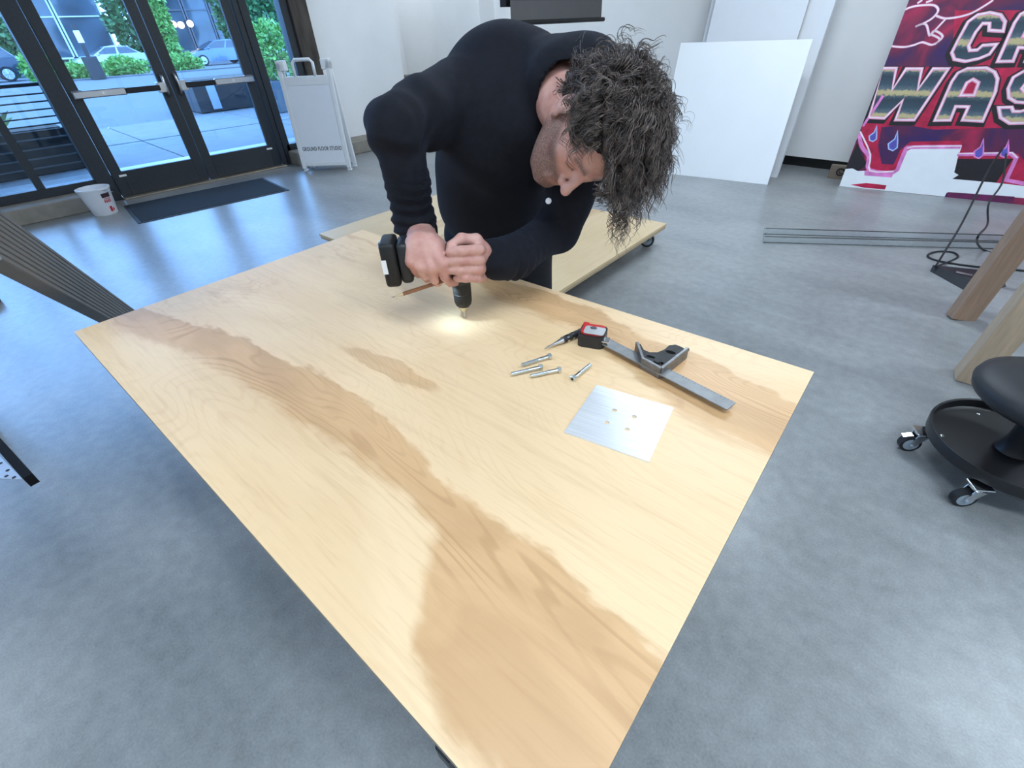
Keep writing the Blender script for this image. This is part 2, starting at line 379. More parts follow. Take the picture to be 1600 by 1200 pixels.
LW = [0.95, 0.95, 1.3, 0.95, 1.65, 0.45, 0.45, 0.80, 0.35, 0.95]
LAMPW = ['over the near right corner of the room', 'above the floor right of the stool', 'hanging above the timber trestle', 'behind the viewer, level with the table', 'hanging in front of the leaning white panels', 'over the near left corner by the windows', 'hanging above the space before the doors', 'straight above the worktable', 'added to brighten the alcove behind the white wall', 'added to brighten the alcove side, between the projection screen and the pilaster']
for i, (x, y) in enumerate([(2.0, -2.2), (2.0, 0.6), (2.0, 3.4), (-1.2, -2.2), (-1.2, 3.9), (-4.2, -2.2), (-4.2, 2.6), (0.2, 0.2), (-7.9, 5.45), (-5.3, 4.9)]):  # last two fixtures are added to brighten the dark alcove corner
    ceiling_lamp(x, y, 1.5 if i != 8 else 0.9, 0.28, LP * LW[i], 'white linear ceiling lamp ' + LAMPW[i])

# ================================================================= outdoors
def gz(x):                                   # the pavement rises gently to the street
    t = min(1, max(0, (-15.0 - x) / 22.0)); return 0.14 * t * t * (3 - 2 * t)
def PG(px, py):
    r = ray(px, py); z = 0.0
    for _ in range(30):
        p = C0 + r * (z - HC) / r[2]
        if p[0] < -60 or r[2] >= 0: p = C0 + r * (-26 / r[0]); z = gz(p[0]); return np.array([p[0], p[1], z])
        z = 0.5 * z + 0.5 * gz(p[0])
    return p
pave = mat('pavement_concrete', (0.115, 0.12, 0.125), 0.75, var=0.14, scale=3, bump=0.1, bscale=40)
asph = mat('asphalt', (0.10, 0.105, 0.11), 0.9, var=0.15, scale=20, bump=0.2, bscale=120)
earth = mat('planting_soil', (0.05, 0.04, 0.03), 0.95, var=0.3)
st = empty('pavement'); struct(st, 'pale concrete pavement slabs outside the doors')
b = NB(); box_between(b, (-14.3, -14, -0.2), (-7.02, 24, -0.025)); obj('bed', b, asph, st)
for i in range(5):
    for j in range(12):
        x1 = -7.05 - i * 1.44; y0 = -10 + j * 2.4
        b = NB(); box_between(b, (x1 - 1.425, y0, -0.03), (x1, y0 + 2.38, 0.0 - 0.004 * ((i * 7 + j * 3) % 3)), 0.006); obj('slab', b, pave, st)
b = NB()
xs = np.linspace(-14.25, -80, 24); V0 = [b.verts.new((x, -40, gz(x) - 0.01)) for x in xs]; V1 = [b.verts.new((x, 90, gz(x) - 0.01)) for x in xs]
for i in range(23): b.faces.new((V0[i], V0[i + 1], V1[i + 1], V1[i]))
g = obj('street', b, asph, None, True); struct(g, 'asphalt street rising behind the pavement')
b = NB(); box_between(b, (-37.0, -40, 0.0), (-36.4, 90, gz(-37) + 0.06)); struct(obj('kerb_strip', b, pave), 'concrete kerb along the street')

# slatted railing with a black ribbed planter, parallel to the storefront
black_steel = mat('black_powder_coat', (0.016, 0.018, 0.022), 0.45, var=0.15)
e = empty('railing', (-9.3, 0, 0)); tag(e, 'black railing of thin horizontal bars beyond the window', 'railing')
for y in (0.84, -0.9, -2.6):
    b = NB(); box_between(b, (-0.02, y - 0.025, 0.0), (0.02, y + 0.025, 1.02), 0.004); obj('post', b, black_steel, e)
b = NB(); box_between(b, (-0.035, -3.5, 1.0), (0.035, 0.87, 1.04), 0.005); obj('top_rail', b, black_steel, e)
for k in range(5):
    b = NB(); cyl(b, (0, -3.5, 0.58 + k * 0.085), (0, 0.84, 0.58 + k * 0.085), 0.009, seg=8); obj('bar', b, black_steel, e)
e = empty('ribbed_planter', (-9.7, -1.2, 0)); tag(e, 'black planter box with horizontal ribs behind the railing', 'planter')
b = NB(); box_between(b, (-0.35, -2.2, 0.0), (0.30, 2.05, 0.52), 0.01); obj('box', b, black_steel, e)
for k in range(4):
    b = NB(); box_between(b, (0.30, -2.2, 0.08 + 0.11 * k), (0.312, 2.05, 0.10 + 0.11 * k), 0.003); obj('rib', b, mat('grey_rib', (0.10, 0.12, 0.14), 0.4), e)
b = NB(); box_between(b, (-0.32, -2.15, 0.50), (0.27, 2.0, 0.53)); obj('soil', b, earth, e)

# plants: every shrub its own leafy mesh
leaf_cols = [mat('leaf_bright_green', (0.16, 0.34, 0.07), 0.5, var=0.45, scale=6), mat('leaf_deep_green', (0.055, 0.145, 0.045), 0.5, var=0.45, scale=5), mat('leaf_pale_grass', (0.23, 0.34, 0.13), 0.6, var=0.4, scale=8)]
bark = mat('bark', (0.06, 0.045, 0.035), 0.9, var=0.3)
def leaf_cloud(name, n, c, rad, size, seed, long=1.0, up=0.0, hollow=0.55):
    r_ = np.random.default_rng(seed); d = r_.normal(size=(n, 3)); d /= np.linalg.norm(d, axis=1)[:, None]
    rr = hollow + (1 - hollow) * r_.random(n) ** 0.6
    lump = 1 + 0.16 * np.sin(d[:, 0] * 5 + seed) * np.cos(d[:, 1] * 6 + seed * 2) + 0.10 * np.sin(d[:, 2] * 9 + seed)
    p = np.array(c) + d * (rr * lump)[:, None] * np.array(rad)
    a = r_.normal(size=(n, 3)) + d * 0.8 + np.array([0, 0, up]); a /= np.linalg.norm(a, axis=1)[:, None]
    s = np.cross(a, r_.normal(size=(n, 3))); s /= np.linalg.norm(s, axis=1)[:, None]
    q = np.cross(a, s); L_ = size * (0.6 + 0.8 * r_.random(n))[:, None]
    v = np.stack([p, p + a * L_ * 0.5 * long + s * L_ * 0.28 + q * L_ * 0.06, p + a * L_ * long, p + a * L_ * 0.5 * long - s * L_ * 0.28 + q * L_ * 0.06], 1).reshape(-1, 3)
    me = bpy.data.meshes.new(name); f = np.arange(4 * n).reshape(-1, 4)
    me.from_pydata(v.tolist(), [], np.concatenate([f[:, [0, 1, 2]], f[:, [0, 2, 3]]]).tolist()); return me
def shrub(name, c, rad, label, kind=0, n=1400, size=0.11, seed=1, trunk=False, up=0.3, long=1.0, cat='shrub', group=None):
    base = (c[0], c[1], gz(c[0])) if not isinstance(trunk, tuple) else trunk
    e = empty(name, base); tag(e, label, cat, group)
    me = leaf_cloud('foliage', n, np.array(c) - np.array(base), rad, size, seed, long, up)
    me.materials.append(leaf_cols[kind]); o = bpy.data.objects.new('foliage', me); COL.objects.link(o); o.parent = e
    top = np.array(c) - np.array(base); b = NB()
    for k in range(4):
        a = k * 1.57 + seed; sweep(b, smooth_path([(0.03 * math.cos(a), 0.03 * math.sin(a), 0), (top[0] * .5 + rad[0] * .15 * math.cos(a), top[1] * .5 + rad[1] * .15 * math.sin(a), top[2] * .55), (top[0] + rad[0] * .5 * math.cos(a), top[1] + rad[1] * .5 * math.sin(a), top[2] + rad[2] * .2)], 4), [max(0.012, 0.03 * rad[2])] * 9, 6)
    obj('stem', b, bark, e); return e
HG = 'hedge shrubs along the street'
shrub('hedge_shrub', (-38.0, 3.75, 0.78), (0.8, 0.72, 0.66), 'bright green hedge shrub beside the dark parked car', 0, 1600, 0.20, 3, group=HG)
shrub('hedge_shrub', (-38.2, 5.25, 0.46), (0.8, 0.45, 0.38), 'low green hedge shrub just left of the black bollard', 0, 1300, 0.20, 4, group=HG)
shrub('hedge_shrub', (-38.2, 7.45, 0.50), (0.9, 1.15, 0.44), 'low green hedge shrub in front of the silver car', 0, 2000, 0.20, 5, group=HG)
shrub('hedge_shrub', (-38.2, 10.6, 0.46), (0.9, 1.05, 0.44), 'bright green shrub in front of the blue grey car', 0, 1700, 0.20, 6, group=HG)
shrub('hedge_shrub', (-40.8, 15.9, 0.50), (0.8, 0.7, 0.4), 'small green shrub by the rear wheel of the blue grey car', 0, 1000, 0.20, 8, group=HG)
shrub('planter_shrub', (-12.9, 5.55, 1.18), (0.7, 0.62, 0.55), 'bushy bright green shrub seen through the narrow sidelight', 0, 2200, 0.10, 9, trunk=(-12.9, 5.55, 0.62))
shrub('ornamental_grass', (-10.6, -0.5, 0.62), (0.42, 0.62, 0.40), 'pale feathery grass clump behind the railing', 2, 1500, 0.16, 11, trunk=(-10.25, -0.35, 0.5) if False else False, up=1.6, long=1.5)
shrub('ornamental_grass', (-10.8, -2.3, 0.55), (0.40, 0.5, 0.36), 'dark green grass clump farther along the railing', 1, 1000, 0.16, 12, up=1.6, long=1.5)
# planters
e = empty('planter_box', (-15.3, 5.0, 0)); tag(e, 'dark square planter box on the pavement beyond the doors', 'planter')
b = NB(); box_between(b, (-0.8, -1.0, 0.0), (0.8, 1.0, 0.66), 0.02, 2); obj('box', b, black_steel, e)
b = NB(); box_between(b, (-0.74, -0.94, 0.62), (0.74, 0.94, 0.67)); obj('soil', b, earth, e)
for y_ in (-0.7, 0.3):  # pale panels paint a reflection onto the dark box
    b = NB(); box_between(b, (0.8, y_, 0.06), (0.812, y_ + 0.2, 0.56)); obj('painted_reflection', b, mat('pale_reflection_paint', (0.30, 0.36, 0.42), 0.4), e)
e = empty('planter_box', (-12.9, 5.55, 0)); tag(e, 'tall dark planter under the bushy shrub by the sidelight', 'planter')
b = NB(); box_between(b, (-0.5, -0.5, 0.0), (0.5, 0.5, 0.62), 0.02, 2); obj('box', b, mat('slate_planter', (0.06, 0.085, 0.10), 0.4), e)
b = NB(); box_between(b, (-0.45, -0.45, 0.6), (0.45, 0.45, 0.63)); obj('soil', b, earth, e)
# bollard with a notice
p = np.array([-36.0, 5.72, gz(-36.0)])
e = empty('bollard', p); tag(e, 'black square bollard with a small white notice near the hedge', 'bollard')
b = NB(); box_between(b, (-0.30, -0.30, 0), (0.30, 0.30, 0.98), 0.02); obj('base', b, black_steel, e)
b = NB(); box_between(b, (-0.08, -0.08, 0.98), (0.08, 0.08, 2.3), 0.01); obj('pole', b, black_steel, e)
b = NB(); box_between(b, (0.08, -0.13, 1.55), (0.09, 0.13, 2.05)); obj('notice', b, white_sticker, e)

# cars
tyre = mat('tyre', (0.012, 0.012, 0.013), 0.8); rim = mat('alloy_rim', (0.55, 0.57, 0.6), 0.3, 0.9); carglass = mat('dark_car_glass', (0.02, 0.035, 0.05), 0.05, spec=0.9)
redlamp = mat('red_tail_lamp', (0.35, 0.01, 0.015), 0.2); headl = mat('clear_head_lamp', (0.6, 0.65, 0.7), 0.1)
def car(label, p, heading, paint, prof, cab, L_=4.5, Wd=1.8, wheel=0.33, wx=(0.85, 3.6)):
    """side profile prof (x, z), cabin cab (x, z); car nose towards +x before turning"""
    e = empty('parked_car', p, heading); tag(e, label, 'car', 'cars parked across the street')
    def loft(name, poly, w0, w1, m, zs):
        b = NB(); z0 = min(q[1] for q in poly); z1 = max(q[1] for q in poly); rings = []
        for s in (-1, -0.86, 0.86, 1):
            ring = []
            for (x, z) in poly:
                t = (z - z0) / max(1e-6, z1 - z0); w = (w0 + (w1 - w0) * t) / 2
                k = 1.0 if abs(s) < 0.9 else 0.965
                ring.append(b.verts.new(((x - L_ / 2) * k, s * w, z0 + (z - z0) * (1.0 if abs(s) < .9 else 0.975))))
            rings.append(ring)
        n = len(poly)
        for A, B in zip(rings[:-1], rings[1:]):
            for i in range(n): b.faces.new((A[i], A[(i + 1) % n], B[(i + 1) % n], B[i]))
        b.faces.new(rings[0][::-1]); b.faces.new(rings[-1]); return obj(name, b, m, e, 'auto')
    loft('body', prof, Wd, Wd * 0.94, paint, 0)
    cb = loft('cabin', cab, Wd * 0.90, Wd * 0.70, paint, 0)
    z0 = min(q[1] for q in cab); z1 = max(q[1] for q in cab); cx = sum(q[0] for q in cab) / len(cab); cz = (z0 + z1) / 2
    xs_ = sorted(q[0] for q in cab)
    def at(z):     # cabin extents at height z
        P = cab; out = []
        for i in range(len(P)):
            a, c = P[i], P[(i + 1) % len(P)]
            if (a[1] - z) * (c[1] - z) < 0: out.append(a[0] + (c[0] - a[0]) * (z - a[1]) / (c[1] - a[1]))
        return (min(out), max(out)) if len(out) > 1 else (xs_[0], xs_[-1])
    za, zb = z0 + 0.04, z1 - 0.09; a0, a1 = at(za); b0, b1 = at(zb); mid = (a0 + a1) / 2
    for s in (-1, 1):
        for (u0, u1) in ((0.05, 0.47), (0.52, 0.95)):
            b = NB(); pts = []
            for (u, lo) in ((u0, 1), (u1, 1), (u1, 0), (u0, 0)):
                x = (a0 + (a1 - a0) * u) if lo else (b0 + (b1 - b0) * u); z = za if lo else zb
                t = (z - z0) / (z1 - z0); w = (Wd * 0.90 + (Wd * 0.70 - Wd * 0.90) * t) / 2 + 0.006
                pts.append(b.verts.new((x - L_ / 2, s * w, z)))
            b.faces.new(pts); r = bmesh.ops.extrude_face_region(b, geom=b.faces[:])
            for v in [g_ for g_ in r['geom'] if isinstance(g_, bmesh.types.BMVert)]: v.co.y -= s * 0.02
            obj('side_window', b, carglass, cb)
    for (xa, xb, nm) in ((a1, b1, 'windscreen'), (a0, b0, 'rear_window')):
        b = NB(); sg = 1 if nm == 'windscreen' else -1
        q = [b.verts.new((x - L_ / 2 + sg * 0.012, y, z)) for (x, y, z) in ((xa, -Wd * .40, za), (xa, Wd * .40, za), (xb, Wd * .32, zb), (xb, -Wd * .32, zb))]
        b.faces.new(q); r = bmesh.ops.extrude_face_region(b, geom=b.faces[:])
        for v in [g_ for g_ in r['geom'] if isinstance(g_, bmesh.types.BMVert)]: v.co.x -= sg * 0.03
        obj(nm, b, carglass, cb)
    for x in wx:
        for s in (-1, 1):
            b = NB(); cyl(b, (x - L_ / 2, s * (Wd / 2 - 0.20), wheel), (x - L_ / 2, s * (Wd / 2 + 0.01), wheel), wheel, seg=24); w = obj('wheel', b, tyre, e)
            b = NB()
            for k in range(8):
                a = k * math.pi / 4; cyl(b, (x - L_ / 2, s * (Wd / 2 + 0.015), wheel), (x - L_ / 2 + wheel * .66 * math.cos(a), s * (Wd / 2 + 0.012), wheel + wheel * .66 * math.sin(a)), 0.025, seg=6)
            cyl(b, (x - L_ / 2, s * (Wd / 2), wheel), (x - L_ / 2, s * (Wd / 2 + 0.012), wheel), wheel * .70, seg=20)
            obj('rim', b, rim, w)
    zz = max(0.62, prof[0][1] + 0.2)
    for s in (-1, 1):
        b = NB(); box_between(b, (-L_ / 2 - 0.01, s * Wd * .38 - 0.14, zz), (-L_ / 2 + 0.10, s * Wd * .38 + 0.14, zz + 0.16), 0.02); obj('tail_lamp', b, redlamp, e)
        b = NB(); box_between(b, (L_ / 2 - 0.14, s * Wd * .38 - 0.16, zz - 0.06), (L_ / 2 - 0.01, s * Wd * .38 + 0.16, zz + 0.07), 0.02); obj('head_lamp', b, headl, e)
        b = NB(); sph(b, (L_ * .17, s * (Wd / 2 + 0.02), z0 + 0.05), 0.10, 10, (0.7, 0.9, 0.7)); obj('mirror', b, paint, e, True)
    return e
sed = [(0.0, 0.35), (0.02, 0.85), (0.25, 0.98), (1.2, 1.00), (3.1, 0.98), (4.1, 0.86), (4.48, 0.66), (4.5, 0.32), (4.1, 0.22), (0.3, 0.22)]
sedc = [(0.55, 0.96), (1.25, 1.38), (1.9, 1.45), (2.45, 1.40), (3.35, 0.96)]
hat = [(0.0, 0.38), (0.03, 0.95), (0.2, 1.02), (1.4, 1.00), (2.9, 0.98), (3.8, 0.82), (4.18, 0.62), (4.2, 0.32), (3.9, 0.22), (0.25, 0.24)]
hatc = [(0.12, 1.0), (0.5, 1.40), (1.3, 1.50), (2.1, 1.46), (3.2, 0.96)]
suv = [(0.0, 0.45), (0.02, 1.0), (0.15, 1.12), (1.5, 1.10), (3.2, 1.08), (4.3, 0.98), (4.58, 0.75), (4.6, 0.40), (4.2, 0.28), (0.3, 0.30)]
suvc = [(0.12, 1.1), (0.55, 1.60), (1.5, 1.70), (2.5, 1.64), (3.4, 1.07)]
z_ = gz(-45)
car('pale silver car parked behind the hedge and bollard', (-45.0, 8.35, z_), -math.pi / 2, mat('silver_car_paint', (0.42, 0.46, 0.50), 0.25, 0.4, coat=0.6), sed, sedc)
car('blue grey hatchback parked across the street', (-45.0, 14.95, z_), -math.pi / 2, mat('blue_grey_car_paint', (0.10, 0.15, 0.24), 0.25, 0.4, coat=0.6), hat, hatc, 4.2, 1.75, wx=(0.75, 3.4))
car('dark navy car with its rear wheel showing at the picture edge', (-43.6, 1.30, gz(-43.6)), -math.pi / 2, mat('navy_car_paint', (0.02, 0.025, 0.045), 0.2, 0.3, coat=0.6), suv, suvc, 4.6, 1.85, 0.36, wx=(0.9, 3.75))

# buildings across the street, trees
bl_frame = mat('pale_blue_window_frame', (0.55, 0.62, 0.68), 0.5); bl_dark = mat('dark_shop_cladding', (0.05, 0.055, 0.065), 0.6, var=0.2)
shopglass = mat('dark_shop_glass', (0.045, 0.075, 0.10), 0.08, spec=0.8, var=0.4, scale=0.6)
def building(label, x, y0, y1, h, nb, nf, fr, wallm):
    e = empty('shop_building', (x, (y0 + y1) / 2, 0.4)); tag(e, label, 'building', 'buildings across the street')
    w = (y1 - y0); b = NB(); box_between(b, (-6, -w / 2, 0), (-0.3, w / 2, h)); obj('wall', b, wallm, e)
    for i in range(nb):
        ya = -w / 2 + w * i / nb; yb = ya + w / nb
        for j in range(nf):
            za = 0.5 + (h - 0.9) * j / nf; zb = 0.5 + (h - 0.9) * (j + 1) / nf - 0.25
            f = NB(); t = 0.12
            box_between(f, (-0.3, ya + .05, za), (-0.05, ya + .05 + t, zb)); box_between(f, (-0.3, yb - .05 - t, za), (-0.05, yb - .05, zb))
            box_between(f, (-0.3, ya + .05, zb - t), (-0.05, yb - .05, zb)); box_between(f, (-0.3, ya + .05, za), (-0.05, yb - .05, za + t))
            box_between(f, (-0.3, ya + .05, za + (zb - za) * .62), (-0.08, yb - .05, za + (zb - za) * .62 + 0.08))
            fo = obj('window', f, fr, e)
            g_ = NB(); box_between(g_, (-0.22, ya + .1, za + .05), (-0.18, yb - .1, zb - .05)); obj('pane', g_, shopglass, fo)
    b = NB(); box_between(b, (-0.4, -w / 2, h * 0.5 - 0.1), (0.6, w / 2, h * 0.5 + 0.05)); obj('canopy', b, fr, e)
    return e
building('shopfront with pale blue window frames across the street', -58, -14, 11.6, 10, 8, 2, bl_frame, bl_dark)
building('dark clad shopfront with warm lamps across the street', -58, 15.6, 24.4, 11, 4, 2, mat('charcoal_frame', (0.09, 0.10, 0.12), 0.5), bl_dark)
building('pale glazed building at the end of the street', -58, 24.8, 60, 11, 10, 2, bl_frame, mat('pale_render', (0.5, 0.55, 0.6), 0.8))
for i, (px, py) in enumerate([(271, 38), (283, 39), (297, 37)]):
    p = PX(px, py, -56.6); e = empty('globe_lamp', p); tag(e, ['left of the pair of glowing globe lamps on the dark shopfront', 'right of the pair of glowing globe lamps on the dark shopfront', 'single glowing globe lamp on the dark shopfront'][i], 'lamp', 'globe lamps on the shopfront')
    b = NB(); sph(b, (0, 0, 0), 0.25, 16); obj('globe', b, mat('lit_globe', (1, 0.8, 0.55), 0.4, emit=(1.0, 0.72, 0.40, 9.0)), e, True)
    b = NB(); cyl(b, (-1.44, 0, 0.24), (0, 0, 0.24), 0.02, seg=8); obj('arm', b, black_steel, e)
def tree(c, rad, label, seed, kind=1, n=3000, size=0.30):
    return shrub('street_tree', c, rad, label, kind, n, size, seed, cat='tree', group='trees along the street')
def TX(px, py, x): return tuple(PX(px, py, x))
tree(TX(203, 30, -50), (1.5, 1.45, 2.6), 'dark green street tree between the two shopfronts', 21, n=2600, size=0.4)
tree(TX(248, 25, -46.5), (0.7, 0.55, 2.4), 'slim green street tree left of the globe lamps', 22, 0, 1600, 0.36)
tree(TX(368, 20, -50), (1.6, 1.5, 2.6), 'dark green street tree right of the globe lamps', 23, n=2600, size=0.4)
tree(TX(408, 12, -30), (1.2, 1.25, 1.5), 'green tree seen at the top of the narrow sidelight', 24, 1, 2600, 0.26)
tree(TX(-12, 60, -50), (1.3, 1.2, 2.0), 'dark green street tree behind the navy car', 25, size=0.4)
# ================================================================= worktable
TZ = 0.79; TA = math.radians(4.352); TC = np.array([-0.7615, 0.4045]); TL, TW = 1.41, 0.834
ET = np.array([math.cos(TA), math.sin(TA), 0]); EV = np.array([-math.sin(TA), math.cos(TA), 0])
def TUV(u, v, z=0.0): return np.array([TC[0], TC[1], TZ + z]) + ET * u + EV * v
band1 = [(-0.705, -0.35, -0.27), (-0.62, -0.355, -0.25), (-0.40, -0.275, -0.195), (-0.05, -0.252, -0.151), (0.15, -0.245, -0.155), (0.32, -0.238, -0.180), (0.39, -0.252, -0.196), (0.44, -0.300, -0.199), (0.49, -0.365, -0.200), (0.57, -0.402, -0.203), (0.705, -0.398, -0.225)]
band2 = [(-0.10, 0.36, 0.365), (0.02, 0.29, 0.395), (0.14, 0.305, 0.398), (0.26, 0.295, 0.392), (0.40, 0.235, 0.350), (0.555, 0.160, 0.333), (0.705, 0.150, 0.292)]
ply = ply_mat('birch_plywood', [band1, band2], eye=True)
ply_edge = mat('plywood_edge', (0.30, 0.26, 0.21), 0.7, var=0.25, scale=40, stretch=(0.2, 0.2, 30))
e = empty('worktable', (TC[0], TC[1], 0), TA); tag(e, 'pale birch plywood worktable the person drills into', 'table')
b = NB(); box_between(b, (-TL / 2, -TW / 2, TZ - 0.003), (TL / 2, TW / 2, TZ)); obj('face_veneer', b, ply, e)
b = NB(); box_between(b, (-TL / 2, -TW / 2, TZ - 0.018), (TL / 2, TW / 2, TZ - 0.003)); obj('plywood_core', b, ply_edge, e)
for su in (-1, 1):
    for sv in (-1, 1):
        b = NB(); bx(b, (su * 0.56, sv * 0.30, 0.385), (0.045, 0.045, 0.69), bev=0.004); l = obj('leg', b, black_steel, e)
        b = NB(); cyl(b, (su * 0.56, sv * 0.30, 0.0), (su * 0.56, sv * 0.30, 0.042), 0.028, 0.022, 16); obj('foot', b, rubber, l)
for sv in (-1, 1):
    b = NB(); bx(b, (0, sv * 0.30, 0.751), (1.20, 0.045, 0.040), bev=0.004); obj('side_rail', b, black_steel, e)
for su in (-1, 1):
    b = NB(); bx(b, (su * 0.56, 0, 0.751), (0.045, 0.556, 0.040), bev=0.004); obj('cross_rail', b, black_steel, e)
pbk = PZ(694, 1190, 0.745) - np.array([TC[0], TC[1], 0]); ub, vb = float(np.dot(pbk, ET)), float(np.dot(pbk, EV))
b = NB(); box_between(b, (ub - 0.012, vb, 0.733), (ub + 0.012, -0.27, 0.768), 0.003); obj('bracket', b, black_steel, e)

# ---------------------------------------------------------------- loose hardware on the table
zinc = mat('zinc_plated_steel', (0.66, 0.71, 0.72), 0.25, 1.0, var=0.06, scale=80)
dark_hole = mat('dark_socket', (0.01, 0.01, 0.01), 0.6)
def thread_prof(L_, r, n):
    pr = []
    for i in range(n):
        z = L_ * i / n; pr += [(r * 0.90, z), (r, z + L_ / n * 0.5)]
    return pr
def bolt(tip, head, label):
    a = PZ(*tip, TZ + 0.005); h = PZ(*head, TZ + 0.006); d = h - a; d[2] = 0; L_ = np.linalg.norm(d); d /= L_
    e = empty('hex_bolt', (a[0], a[1], TZ)); tag(e, label, 'bolt', 'loose hex bolts on the table')
    rx = Vector((0, 0, 1)).cross(V3(d)); mx = Matrix.Translation((0, 0, 0.0055)) @ Matrix(((rx.x, 0, d[0], 0), (rx.y, 0, d[1], 0), (0, 1, 0, 0), (0, 0, 0, 1)))
    r = 0.0040; b = NB(); lathe(b, [(0, 0), (r * .75, 0.0)] + [(p[0], p[1] + 0.001) for p in thread_prof(L_ * 0.62, r, 26)] + [(r, L_ * 0.62 + .001), (r, L_), (0, L_)], 12, mx); obj('shank', b, zinc, e, 'auto')
    b = NB(); lathe(b, [(0, L_ - 0.0005), (0.0068, L_ - 0.0005), (0.0074, L_ + 0.0006), (0.0074, L_ + 0.0046), (0.0062, L_ + 0.0056), (0, L_ + 0.0056)], 6, mx @ Matrix.Rotation(math.pi / 6, 4, 'Z')); hd = obj('hex_head', b, zinc, e)
    b = NB(); lathe(b, [(0, L_ + 0.0052), (0.0030, L_ + 0.0052), (0.0030, L_ + 0.0060), (0, L_ + 0.0060)], 6, mx); obj('head_stamp', b, dark_hole, hd)
bolt((815, 571), (857, 557), 'zinc hex bolt lying farthest from the plate, nearest the black pen tool')
bolt((799, 585), (843, 574), 'leftmost zinc hex bolt on the table')
bolt((829, 588), (872, 578), 'middle zinc hex bolt, its threads beside another bolt head')
bolt((923, 570), (897, 590), 'single zinc hex bolt with its head towards the metal plate')

# aluminium plate with four holes
alu = bpy.data.materials.new('brushed_aluminium'); alu.use_nodes = True
N = alu.node_tree.nodes; L = alu.node_tree.links; pb = N['Principled BSDF']; t = N.new('ShaderNodeTexCoord'); mp = N.new('ShaderNodeMapping'); mp.inputs['Scale'].default_value = (6, 260, 1)
nz = N.new('ShaderNodeTexNoise'); nz.inputs['Scale'].default_value = 1.6; nz.inputs['Detail'].default_value = 6; r_ = N.new('ShaderNodeValToRGB')
L.new(t.outputs['Object'], mp.inputs[0]); L.new(mp.outputs[0], nz.inputs['Vector']); L.new(nz.outputs['Fac'], r_.inputs[0]); L.new(r_.outputs[0], pb.inputs['Base Color'])
r_.color_ramp.elements[0].position = .3; r_.color_ramp.elements[0].color = (.78, .80, .82, 1); r_.color_ramp.elements[1].position = .7; r_.color_ramp.elements[1].color = (.93, .94, .95, 1)
pb.inputs['Metallic'].default_value = 0.6; pb.inputs['Roughness'].default_value = 0.45; pb.inputs['Anisotropic'].default_value = 0.4
pc = [PZ(*p, TZ + 0.003) for p in ((882, 674), (1014, 721), (1052, 637), (932, 602))]
ctr = sum(pc) / 4; ex = (pc[1] - pc[0] + pc[2] - pc[3]); ang = math.atan2(ex[1], ex[0]); S = 0.141
e = empty('metal_plate', (ctr[0], ctr[1], TZ), ang); tag(e, 'square brushed aluminium plate with four drilled holes', 'plate')
b = NB(); hs = []
for (px, py) in ((960, 641), (991, 651), (948, 660), (980, 671)):
    p = PZ(px, py, TZ + 0.003) - ctr; hs.append((p[0] * math.cos(-ang) - p[1] * math.sin(-ang), p[0] * math.sin(-ang) + p[1] * math.cos(-ang)))
outer = [b.verts.new((sx_ * S / 2, sy_ * S / 2, 0.0032)) for sx_, sy_ in ((-1, -1), (1, -1), (1, 1), (-1, 1))]
edges = [b.edges.new((outer[i], outer[(i + 1) % 4])) for i in range(4)]
for (hx, hy) in hs:
    ring = [b.verts.new((hx + 0.0042 * math.cos(k * math.pi / 8), hy + 0.0042 * math.sin(k * math.pi / 8), 0.0032)) for k in range(16)]
    edges += [b.edges.new((ring[k], ring[(k + 1) % 16])) for k in range(16)]
bmesh.ops.triangle_fill(b, edges=edges, use_beauty=True, use_dissolve=False)
r = bmesh.ops.extrude_face_region(b, geom=b.faces[:])
for v in [g_ for g_ in r['geom'] if isinstance(g_, bmesh.types.BMVert)]: v.co.z -= 0.0031
obj('plate_body', b, alu, e)

# combination square: rule + cast head
rule_m = mat('satin_rule_steel', (0.27, 0.275, 0.28), 0.5, 0.6, var=0.12, scale=50)
cast = mat('black_cast_iron', (0.035, 0.036, 0.038), 0.5, 0.2, var=0.3, scale=60, bump=0.2, bscale=300)
rend = (PZ(1138, 640, TZ + 0.012) + PZ(1148, 629.5, TZ + 0.012)) / 2; rsta = PZ(938, 529, TZ + 0.012)
dr = rend - rsta; dr[2] = 0; dr /= np.linalg.norm(dr); ar = math.atan2(dr[1], dr[0]); RLn = 0.305
o = rend - dr * RLn
e = empty('combination_square', (o[0], o[1], TZ), ar); tag(e, 'combination square with steel rule and black cast head', 'square')
b = NB(); box_between(b, (0, -0.0135, 0.010), (RLn, 0.0135, 0.0122)); ru = obj('rule', b, rule_m, e)
b = NB()
for k in range(1, 48):
    x = RLn - k * 0.00635; hgt = 0.0065 if k % 4 == 0 else (0.0042 if k % 2 == 0 else 0.003)
    box_between(b, (x - 0.0002, 0.0135 - hgt, 0.0122), (x + 0.0002, 0.0132, 0.01235)); 
obj('graduations', b, dark_hole, ru)
hx0 = np.dot(PZ(1032, 584, TZ + .012) - o, dr)
def HP(px, py, z=0.012):
    p = PZ(px, py, TZ + z) - o; return (float(np.dot(p, dr)), float(-p[0] * dr[1] + p[1] * dr[0]))
